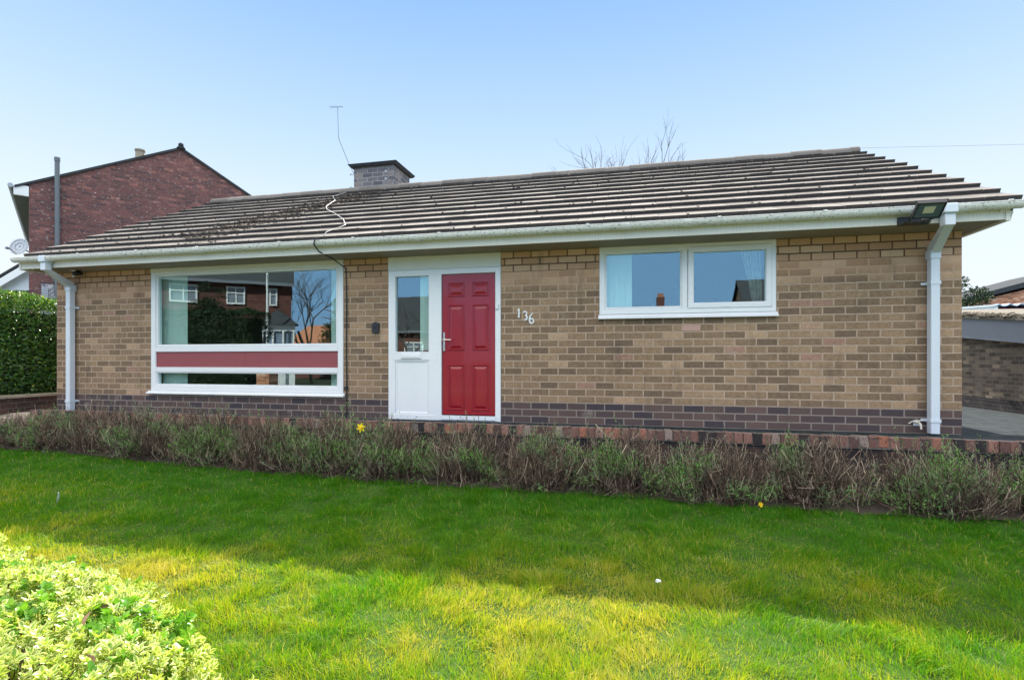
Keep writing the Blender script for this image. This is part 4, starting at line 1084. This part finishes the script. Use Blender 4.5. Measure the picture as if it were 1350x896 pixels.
rt = MB(); rt.poly_y([(W_/2 - .12, AZ + .02), (W_/2, AZ + .16), (W_/2 + .12, AZ + .02)], -.1, 9.1); rt.blob((W_/2, -.04, AZ + .13), .08, .1, .07, 8, 5, .05); rt.build('ridge_tile', M['slate'], nr)
b = MB(); b.box(-.30, .0, -.03, .05, EZ - .33, EZ - .06); b.build('box_end', M['white'], nh)
b = MB(); b.box(-.27, -.0, .06, 9, EZ - .33, EZ - .30); b.box(-.30, -.27, .06, 9, EZ - .33, EZ - .1); b.build('soffit', M['grey_paint'], nh)
b = MB(); b.tube([(-.36, -.05, EZ - .10), (-.36, 9, EZ - .12)], .06, 8); b.build('gutter', M['grey_metal'], nh)
b = MB(); b.tube([(.58, -.09, .2), (.58, -.09, 6.35)], .058, 10); b.tube([(.58, -.09, 6.35), (.58, -.09, 6.45)], .068, 10)
for z in (1.5, 3, 4.5, 5.6): b.box(.5, .66, -.09, -.005, z, z + .06)
b.build('soil_pipe', simple('grey_soil_pipe', (.13, .15, .17), .5, .1), nh)
b = MB(); b.box(.25, 2.2, -.06, -.003, -.6, 2.92); b.build('pebbledash_panel', M['pebble'], nh)
b = MB(); b.bbox(.26, .40, -.13, -.062, 2.42, 2.80, .01); b.build('vent', M['grey_metal'], nh)
b = MB()
b.box(2.55, 3.35, 2.35, 2.95, 6.5, 7.60); b.build('chimney', M['brick_gable'], nr)
for (x, h_) in ((2.7, 8.05), (3.15, 7.95)):
    b = MB(); b.tube([(x, 2.6, 7.6), (x, 2.6, h_)], [.15, .13], 10); b.tube([(x, 2.6, h_ - .05), (x, 2.6, h_)], .16, 10); b.build('chimney_pot', M['coping_stone'], nr)

# satellite dish on the far side wall
def cam2w(xc, D): return (9.245 + .97527*xc - .22104*D, -6.67 + .22104*xc + .97527*D)
sd = empty('satellite_dish', (-8.15, 4.85, 4.14), 0, 'pale round satellite dish sticking out from the left corner of the neighbour house', 'satellite dish')
b = MB(); c = np.array((0, 0, 0.)); axd = norm(np.array((.30, -.9, .28))); r1 = norm(np.cross(axd, (0, 0, 1))); r2 = np.cross(r1, axd)
rings = [(0, -.06), (.12, -.05), (.22, -.025), (.28, 0)]
for a_ in range(len(rings) - 1):
    for k in range(20):
        P_ = lambda kk, rd: tuple(c + (r1*cos(2*pi*kk/20) + r2*sin(2*pi*kk/20))*rd[0]*.92 + axd*rd[1])
        if a_ == 0: b.quad([P_(0, rings[0]), P_(k, rings[1]), P_(k + 1, rings[1])])
        else: b.quad([P_(k, rings[a_]), P_(k, rings[a_ + 1]), P_(k + 1, rings[a_ + 1]), P_(k + 1, rings[a_])])
o = b.build('dish', M['render'], sd, smooth=True); sm = o.modifiers.new('s', 'SOLIDIFY'); sm.thickness = .012
b = MB(); b.tube([tuple(-axd*.06), (.25, .15, -.18), (.62, .10, -.18)], .018, 6); b.tube([tuple(-r2*.26), tuple(axd*.3 - r2*.2)], .01, 5); b.box(-.03, .03, -.33, -.25, -.14, -.08); b.build('arm', M['grey_metal'], sd)

# pale building far left
x_, y_ = -15.7, 10.23
ln = empty('pale_bungalow', (-16.9, 9.96, 0), math.atan2(.2706, 1.198), 'pale blue-white gabled building beyond the hedge at the far left', 'house')
b = MB(); b.poly_y([(-9, -.5), (9, -.5), (9, 1.0), (1.8, 5.02), (-2.6, 2.95), (-9, -.2)], 0, 8) if False else b.poly_y([(-5.0, 3.78), (8.0, 3.78), (2.2, 5.45), (0, 4.16), (-2, 3.785)], 0, 6)
b.build('gable_cladding', M['render'], ln)
b = MB(); b.box(-5, 7.9, .12, 6, -.6, 3.78); b.build('wall', M['dark_wood'], ln)
b = MB(); b.hexa([(-2.5, -.25, 3.33 - .6), (2.2, -.25, 5.47), (2.2, 6.2, 5.47), (-2.5, 6.2, 2.73), (-2.5, -.25, 2.82), (2.2, -.25, 5.58), (2.2, 6.2, 5.58), (-2.5, 6.2, 2.82)])
b.hexa([(2.2, -.25, 5.47), (8.2, -.25, 3.75), (8.2, 6.2, 3.75), (2.2, 6.2, 5.47), (2.2, -.25, 5.58), (8.2, -.25, 3.86), (8.2, 6.2, 3.86), (2.2, 6.2, 5.58)])
b.build('roof', M['slate'], ln)
b = MB(); b.hexa([(-2.5, -.28, 2.30), (2.2, -.28, 5.04), (2.2, -.255, 5.04), (-2.5, -.255, 2.30), (-2.5, -.28, 2.60), (2.2, -.28, 5.40), (2.2, -.255, 5.40), (-2.5, -.255, 2.60)])
b.build('bargeboard', M['white'], ln)

# ------------------------------------------------------------------ right side
ga = empty('garage', (17.4, 0, 0), 0, 'flat-roofed brown brick garage alongside the driveway on the right', 'garage')
def tz(y): return 2.03 - .108*(8.463 - y)*.95
b = MB()
b.hexa([(.03, 3, -.8), (3.2, 3, -.8), (3.2, 12, -.8), (.03, 12, -.8), (.03, 3, tz(3) - .4), (3.2, 3, tz(3) - .4), (3.2, 12, tz(12) - .4), (.03, 12, tz(12) - .4)])
b.build('wall', M['brick_garage'], ga)
b = MB(); y0, y1 = 2.9, 12.1
b.hexa([(-.14, y0, tz(y0) - .60), (-.11, y0, tz(y0) - .60), (-.11, y1, tz(y1) - .66), (-.14, y1, tz(y1) - .66), (-.14, y0, tz(y0) - .15), (-.11, y0, tz(y0) - .15), (-.11, y1, tz(y1) - .15), (-.14, y1, tz(y1) - .15)])
b.hexa([(-.11, y0, tz(y0) - .60), (3.3, y0, tz(y0) - .60), (3.3, y0 + .03, tz(y0) - .60), (-.11, y0 + .03, tz(y0) - .60), (-.11, y0, tz(y0) - .15), (3.3, y0, tz(y0) - .15), (3.3, y0 + .03, tz(y0) - .15), (-.11, y0 + .03, tz(y0) - .15)])
b.build('fascia', M['grey_paint'], ga)
b = MB(); b.hexa([(-.2, y0 - .05, tz(y0) - .148), (3.4, y0 - .05, tz(y0) - .148), (3.4, y1, tz(y1) - .148), (-.2, y1, tz(y1) - .148), (-.2, y0 - .05, tz(y0) - .02), (3.4, y0 - .05, tz(y0) - .02), (3.4, y1, tz(y1) - .02), (-.2, y1, tz(y1) - .02)])
rf_ = b.build('roof', M['felt'], ga)
b = MB()
for _ in range(420):
    y = random.uniform(y0, y1); b.blob((-.17 + random.uniform(-.03, .12), y, tz(y) - .05 + random.uniform(-.04, .03)), random.uniform(.03, .06), random.uniform(.05, .12), random.uniform(.02, .045), 7, 4, .3)
b.build('moss', simple('roof_edge_moss', (.12, .10, .075), .95, .4, 30, .8, dirt=((.26, .23, .18), .55, 20)), rf_)

ob = empty('brick_outbuilding', (29.0, 30.0, 0), 0, 'orange brick gabled building beyond the garage at the far right', 'building')
b = MB(); b.poly_y([(0, -.8), (16, -.8), (16, 4.2), (8, 6.2), (0, 4.18)], 0, 9); b.build('wall', M['brick_out'], ob)
b = MB(); b.hexa([(-.5, -.3, 4.15), (8, -.3, 6.45), (8, 9.2, 6.45), (-.5, 9.2, 4.15), (-.5, -.3, 4.42), (8, -.3, 6.80), (8, 9.2, 6.80), (-.5, 9.2, 4.42)])
b.hexa([(8, -.3, 6.45), (16.5, -.3, 4.15), (16.5, 9.2, 4.15), (8, 9.2, 6.45), (8, -.3, 6.8), (16.5, -.3, 4.42), (16.5, 9.2, 4.42), (8, 9.2, 6.8)])
b.build('roof', M['slate'], ob)
sg = empty('concrete_garage', (22.3, 18.0, 0), 0, 'pale sectional garage with a maroon end beyond the brick garage', 'garage')
b = MB(); b.hexa([(-.5, 0, -.8), (1.36, 0, -.8), (1.36, 5, -.8), (-.5, 5, -.8), (-.5, 0, 2.84), (1.36, 0, 2.98), (1.36, 5, 2.98), (-.5, 5, 2.84)]); b.build('side_wall', M['render'], sg)
b = MB(); b.box(1.48, 6.4, .05, 4.9, -.8, 2.92); b.build('door', M['maroon'], sg)
b = MB(); b.box(1.362, 1.478, -.03, 5, -.8, 3.0); b.hexa([(-.6, -.04, 2.842), (1.36, -.04, 2.982), (1.36, 5, 2.982), (-.6, 5, 2.842), (-.6, -.04, 2.93), (1.36, -.04, 3.06), (1.36, 5, 3.06), (-.6, 5, 2.93)]); b.build('trim', M['white'], sg)
b = MB(); nn = 44
top = [(1.36 + 5.2*k/nn, 3.03 + .045*sin(k*1.9) + .012*k*.2) for k in range(nn + 1)]; prof = [(x, z) for x, z in top] + [(x, z - .05) for x, z in reversed(top)]
for k in range(nn):
    (xa, za), (xb, zb_) = top[k], top[k + 1]
    b.hexa([(xa, -.12, za - .04), (xb, -.12, zb_ - .04), (xb, 5, zb_ + .1), (xa, 5, za + .1), (xa, -.12, za), (xb, -.12, zb_), (xb, 5, zb_ + .14), (xa, 5, za + .14)])
b.build('corrugated_roof', M['blue_sheet'], sg)
b = MB(); b.bbox(1.05, 1.18, -.09, -.01, 2.70, 2.79, .01); b.build('lamp', M['white'], sg)

# ------------------------------------------------------------------ trees
def bare_tree(name, loc, height, label, seed, spread=.55, depth=6, r0=.12, start=0.0, fork=3, mat='bark'):
    rg = random.Random(seed); root = empty(name, loc, 0, label, 'tree')
    trunk = MB(); crown = MB()
    def grow(p, d, ln, r, lev, mb):
        n = 4; pts = [p]; dd = np.array(d, float)
        for k in range(n):
            dd = dd + np.array([rg.gauss(0, .09), rg.gauss(0, .09), rg.gauss(.02, .05)]); dd /= np.linalg.norm(dd)
            pts.append(pts[-1] + dd*ln/n)
        mb.tube(pts, [r*(1 - .38*k/n) for k in range(n + 1)], 6 if lev < 2 else 4, cap=False)
        if lev >= depth: return
        for q in range(fork if lev < 3 else rg.choice((2, 2, 3))):
            k = rg.randint(2, n); nd = dd + np.array([rg.gauss(0, spread), rg.gauss(0, spread), rg.gauss(.12, .22)]); nd /= np.linalg.norm(nd)
            grow(pts[k], nd, ln*rg.uniform(.58, .82), r*.58, lev + 1, crown)
    grow(np.zeros(3), (0, 0, 1), height*.34, r0, 0, trunk)
    trunk.build('trunk', M[mat], root); crown.build('crown', M[mat], root); return root
bare_tree('bare_tree', (10.9, 14.5, -.4), 9.9, 'leafless tree showing its fine branches above the ridge right of the middle', 5, .27, 6, .10)
bare_tree('bare_tree', (44, 48, -.4), 8.6, 'faint leafless tree far off above the orange brick building', 9, .5, 6, .14)

def leafy_tree(loc, H, R_, n, size, mat, label, seed, cone=False, name='tree'):
    rg = np.random.default_rng(seed); root = empty(name, loc, 0, label, 'tree')
    b = MB(); b.tube([(0, 0, -.3), (.05, .02, H*.4), (0, 0, H*.85)], [R_*.10, R_*.07, R_*.02], 8)
    for k in range(9):
        a_ = rg.random()*2*pi; z = H*rg.uniform(.3, .75); b.tube([(0, 0, z), (cos(a_)*R_*.4, sin(a_)*R_*.4, z + H*.1), (cos(a_)*R_*.8, sin(a_)*R_*.8, z + H*.13)], [R_*.04, R_*.025, R_*.01], 5)
    b.build('trunk', M['bark'], root)
    nc = 46; Cc = rg.normal(0, 1, (nc, 3)); Cc = norm(Cc)*(rg.random(nc)**.4)[:, None]
    zc = (Cc[:, 2]*.42 + .56)*H; rad = R_*(1 - (zc/H))*1.15 if cone else R_*np.ones(nc)*.85
    cen = np.stack([Cc[:, 0]*rad, Cc[:, 1]*rad, zc], -1); ii = rg.integers(0, nc, n)
    off = norm(rg.normal(0, 1, (n, 3)))*(rg.random(n)**.5)[:, None]*R_*.34
    C = cen[ii] + off*np.array((1, 1, .8)); D = norm(off + rg.normal(0, .3, (n, 3))*R_*.3)
    V, Q, e = leaves(C, D, rg.normal(0, 1, (n, 3)), size*rg.uniform(.6, 1.3, n), size*.55*np.ones(n), 2, .1, .2)
    np_mesh('crown', V, Q, M[mat], np.repeat(np.clip(rg.normal(.35, .25, n), 0, 1), 9), parent=root)
    return root
leafy_tree((26.0, 26, -.8), 6.5, 1.9, 30000, .13, 'hedge_dark', 'dark green leafy tree peeping past the right corner of the house', 31, name='evergreen_tree')

# overhead wire
b = MB(); b.tube([(14.2 + .296*k*1.0, 6.0, 5.449 - .0174*k - .03*sin(pi*k/40)) for k in range(0, 41)], .0032, 4)
b.tube([(14.2, 6.0, 5.45), (13.2, 4.0, 4.55)], .003, 4)
tag(b.build('overhead_wire', M['grey_metal']), 'thin overhead wire crossing the sky at the right', 'wire')
b = MB(); b.tube([(26.04, 6, -.8), (26.04, 6, 5.2)], [.13, .10], 10); tag(b.build('telegraph_pole', M['bark']), 'wooden telegraph pole carrying the overhead wire beyond the right edge', 'pole')

# ------------------------------------------------------------------ across the street (seen mirrored in the windows)
fw = empty('boundary_wall', (0, 0, 0), 0, 'low red brick front boundary wall with a square pier', 'wall')
b = MB(); b.box(-2.4, 18, -8.72, -8.5, -.9, -.22); b.build('wall', M['brick_plant'], fw)
b = MB(); b.box(-3.0, -2.5, -8.75, -8.3, -.9, .42); b.build('pier', M['brick_out'], fw)
b = MB(); b.box(-3.05, -2.45, -8.80, -8.25, .421, .48); b.box(-2.4, 18, -8.75, -8.47, -.219, -.17); b.build('coping', M['coping_stone'], fw)
h = empty('street_hedge', (0, 0, 0), 0, 'big dark street hedge mirrored in the left of the big window', 'hedge')
hedge_mesh(-11.5, -4.4, -10.9, -9.6, -.75, 2.65, 26000, M['hedge_dark'], .085, 6, h, ('b', 'r', 't'), (.3, .22), .22)
leafy_tree((-6.9, -10.6, -.7), 4.7, .8, 9000, .08, 'hedge_dark', 'shrubby tree rising from the street hedge, mirrored in the big window', 33, name='small_tree')
leafy_tree((-2.2, -12.3, -.7), 4.2, 1.1, 7000, .09, 'conifer', 'dark conifer mirrored at the right end of the big window', 34, True, 'conifer')
def opp_house(loc, x1, label, ez, az, dep=7, rz=0.0, brickm='brick_red', roofm='slate', wins=(), porch=None, chims=()):
    root = empty('street_house', loc, rz, label, 'house')
    b = MB(); b.box(0, x1, -dep, 0, -.8, ez)
    for x in (0, x1): b.quad([(x, 0, ez), (x, -dep, ez), (x, -dep/2, az)])
    w_ = b.build('wall', M[brickm], root)
    b = MB(); s_ = (az - ez)/(dep/2)
    for sg_ in (1, -1):
        ye = -dep/2 + sg_*(dep/2 + .35); ze = ez - .35*s_
        b.hexa([(-.2, -dep/2, az + .02), (x1 + .2, -dep/2, az + .02), (x1 + .2, ye, ze), (-.2, ye, ze), (-.2, -dep/2, az + .14), (x1 + .2, -dep/2, az + .14), (x1 + .2, ye, ze + .12), (-.2, ye, ze + .12)])
    r_ = b.build('roof', M[roofm], root)
    b = MB(); b.box(-.2, x1 + .2, .33, .42, ez - .30, ez - .12); b.build('gutter', M['grey_paint'], root)
    for (a_, c_, d_, e_) in wins:
        b = MB(); frame(b, a_, c_, d_, e_, .09, .03, .09); m_ = (a_ + c_)/2
        if c_ - a_ > .9: b.box(m_ - .035, m_ + .035, .035, .08, d_ + .09, e_ - .09)
        b.box(a_ + .09, c_ - .09, .037, .08, e_ - .42, e_ - .36); wd = b.build('window', M['white'], root)
        b = MB(); b.box(a_ + .08, c_ - .08, .01, .03, d_ + .08, e_ - .08); b.build('pane', simple('far_pane', (.22, .25, .30), .1, .2, 2), wd)
    for (cx_, cw) in chims:
        b = MB(); b.box(cx_, cx_ + cw, -dep/2 - .4, -dep/2 + .4, az - .3, az + .85); b.build('chimney', M[brickm], r_)
        b = MB()
        for k in range(2): b.tube([(cx_ + cw*(.3 + .4*k), -dep/2, az + .84), (cx_ + cw*(.3 + .4*k), -dep/2, az + 1.15)], .11, 8)
        b.build('chimney_pot', M['orange_tile'], r_)
    if porch:
        px0, px1 = porch; b = MB(); b.box(px0, px1, 0, 1.3, -.8, 1.0); b.box(px0, px1, .05, 1.25, 2.55, 2.95)
        for x in np.linspace(px0 + .05, px1 - .15, 4): b.box(x, x + .1, 1.15, 1.28, 1.0, 2.55)
        b.build('bay_window', M['white'], root)
        b = MB(); b.box(px0 + .1, px1 - .1, .1, 1.15, 1.0, 2.55); b.build('bay_glass', simple('bay_pane', (.2, .26, .34), .1, .2, 2), root)
        b = MB(); m_ = (px0 + px1)/2
        A = [(px0 - .2, 1.5, 2.95), (px1 + .2, 1.5, 2.95), (px1 + .2, 0, 2.95), (px0 - .2, 0, 2.95)]; T = (m_, 0.02, 4.0); T2 = (m_, .5, 3.95)
        b.quad([A[0], A[1], T2]); b.quad([A[1], A[2], T, T2]); b.quad([A[3], A[0], T2, T]); b.quad(A[::-1]); b.build('bay_roof', M['slate'], root)
    return root
opp_house((-11.6 - 9*cos(radians(37)), -22 + 9*sin(radians(37)), 0), 9.0, 'red brick house across the street, mirrored in the big window', 5.72, 8.6, rz=radians(-37),
          wins=((5.4, 6.42, 4.2, 5.26), (7.75, 8.2, 4.2, 5.26), (2.5, 3.9, 4.2, 5.26), (2.5, 3.9, .6, 2.2), (5.0, 6.4, .6, 2.3)), porch=(7.3, 9.2), chims=((1.2, .9),))
bare_tree('street_tree', (-10.8, -23, -.8), 10.5, 'bare tree across the street, mirrored in the middle of the big window', 12, .5, 6, .13)
opp_house((-20, -33, 0), 6.5, 'orange-roofed low house across the street, mirrored low in the big window', 2.2, 3.9, roofm='orange_tile')
opp_house((-12.0, -31, 0), 6.6, 'brick house across the street, mirrored in the side light', 3.2, 6.1, wins=((1, 2.6, .6, 2.2), (4, 5.6, .6, 2.2)), chims=((4.8, .8),))
opp_house((7.0, -31, 0), 8.0, 'low brick house across the street with a chimney, mirrored in the small window', 2.2, 4.75, wins=((1, 2.6, .6, 2.0), (4, 5.6, .6, 2.0)), chims=((4.3, .6),))
opp_house((17.2, -31, 0), 9.0, 'brown house across the street, mirrored at the right of the small window', 3.2, 6.6, brickm='brick', roofm='slate', wins=((1, 2.6, .6, 2.0),))
bare_tree('street_tree', (-4.6, -24, -.8), 6.8, 'bare tree across the street, mirrored in the side light', 15, .5, 6, .1)
sl = empty('street_lamp', (-11.2, -16.0 - 3.3, -.73), 0, 'grey street lamp across the road, mirrored in the big window', 'street lamp')
b = MB(); b.tube([(0, 0, 0), (0, 0, 1.2), (0, 0, 7.2)], [.09, .075, .05], 10); b.build('post', M['white'], sl)
b = MB(); b.tube([(0, 0, 7.15), (0, .5, 7.4), (0, 1.0, 7.42)], .035, 8); b.build('arm', M['white'], sl)
b = MB(); b.blob((0, 1.2, 7.4), .12, .32, .07, 10, 6, 0); b.build('lamp_head', M['grey_metal'], sl)

# ------------------------------------------------------------------ light, sky, camera
SUN = np.array((-.12, 1.0, 1.0)); SUN = SUN/np.linalg.norm(SUN)
el = math.asin(SUN[2]); az = math.atan2(SUN[0], SUN[1])     # azimuth from +Y towards +X
w = bpy.data.worlds.new('World'); scene.world = w; w.use_nodes = True; nt = w.node_tree
bg = nt.nodes['Background']; sky = nt.nodes.new('ShaderNodeTexSky'); sky.sky_type = 'NISHITA'; sky.sun_disc = False
sky.sun_elevation = el; sky.sun_rotation = az; sky.altitude = 50; sky.air_density = 1.0; sky.dust_density = .6; sky.ozone_density = 2.0

def N(ty, **k):
    n_ = nt.nodes.new(ty)
    for a_, v_ in k.items(): setattr(n_, a_, v_)
    return n_
tc = N('ShaderNodeTexCoord'); sx = N('ShaderNodeSeparateXYZ'); nt.links.new(tc.outputs['Generated'], sx.inputs[0])
def wramp(stops, src):
    r_ = N('ShaderNodeValToRGB')
    while len(r_.color_ramp.elements) < len(stops): r_.color_ramp.elements.new(.5)
    for e_, (p_, c_) in zip(r_.color_ramp.elements, stops): e_.position = p_; e_.color = (*c_, 1)
    r_.color_ramp.interpolation = 'EASE' if False else 'LINEAR'
    nt.links.new(src, r_.inputs[0]); return r_.outputs[0]
SG = 1/(.15*2**1.6)*1.12
south = wramp([(0, (.86, .92, .98)), (.10, (.83, .90, .98)), (.25, (.72, .845, .98)), (.40, (.50, .70, .97)), (.585, (.275, .505, .94)), (.76, (1.3, 1.4, 1.6)), (1, (2.6, 2.5, 2.35))], sx.outputs[2])
north = wramp([(0, (.95, 1.15, 1.5)), (.08, (.60, 1.05, 1.65)), (.30, (.52, .98, 1.6)), (.45, (2.0, 2.05, 2.1)), (1, (2.6, 2.5, 2.35))], sx.outputs[2])
mr = N('ShaderNodeMapRange'); mr.inputs[1].default_value = -.35; mr.inputs[2].default_value = .35; nt.links.new(sx.outputs[1], mr.inputs[0])
m1 = N('ShaderNodeMix', data_type='RGBA'); nt.links.new(mr.outputs[0], m1.inputs[0]); nt.links.new(north, m1.inputs[6]); nt.links.new(south, m1.inputs[7])
# gradient nearly replaces the Nishita sky, brightened overhead and behind camera as added fill
sc_ = N('ShaderNodeVectorMath', operation='SCALE'); sc_.inputs['Scale'].default_value = SG; nt.links.new(m1.outputs[2], sc_.inputs[0])
m2 = N('ShaderNodeMix', data_type='RGBA'); m2.inputs[0].default_value = .995; nt.links.new(sky.outputs[0], m2.inputs[6]); nt.links.new(sc_.outputs[0], m2.inputs[7])
nt.links.new(m2.outputs[2], bg.inputs[0]); bg.inputs[1].default_value = .15
sd_ = bpy.data.lights.new('sun', 'SUN'); sd_.energy = 3.9; sd_.angle = radians(.55); sd_.color = (1, .93, .82)
so = bpy.data.objects.new('sun', sd_); COL.objects.link(so)
from mathutils import Vector
so.rotation_euler = Vector(-SUN).to_track_quat('-Z', 'Y').to_euler(); so.location = (0, 10, 20)

cd = bpy.data.cameras.new('camera'); cam = bpy.data.objects.new('camera', cd); COL.objects.link(cam); scene.camera = cam
cd.sensor_width = 36; cd.lens = 36*680/1350; cd.shift_y = 26/1350; cd.clip_end = 1500; cd.clip_start = .05
cam.location = (9.245, -6.67, .83); cam.rotation_euler = (radians(90), 0, radians(12.77))
scene.view_settings.view_transform = 'Standard'; scene.view_settings.look = 'None'; scene.view_settings.gamma = 1
scene.view_settings.exposure = 1.6
scene.render.engine = 'CYCLES'
scene.cycles.max_bounces = 8; scene.cycles.transparent_max_bounces = 12
scene.render.resolution_x = 1024; scene.render.resolution_y = 679
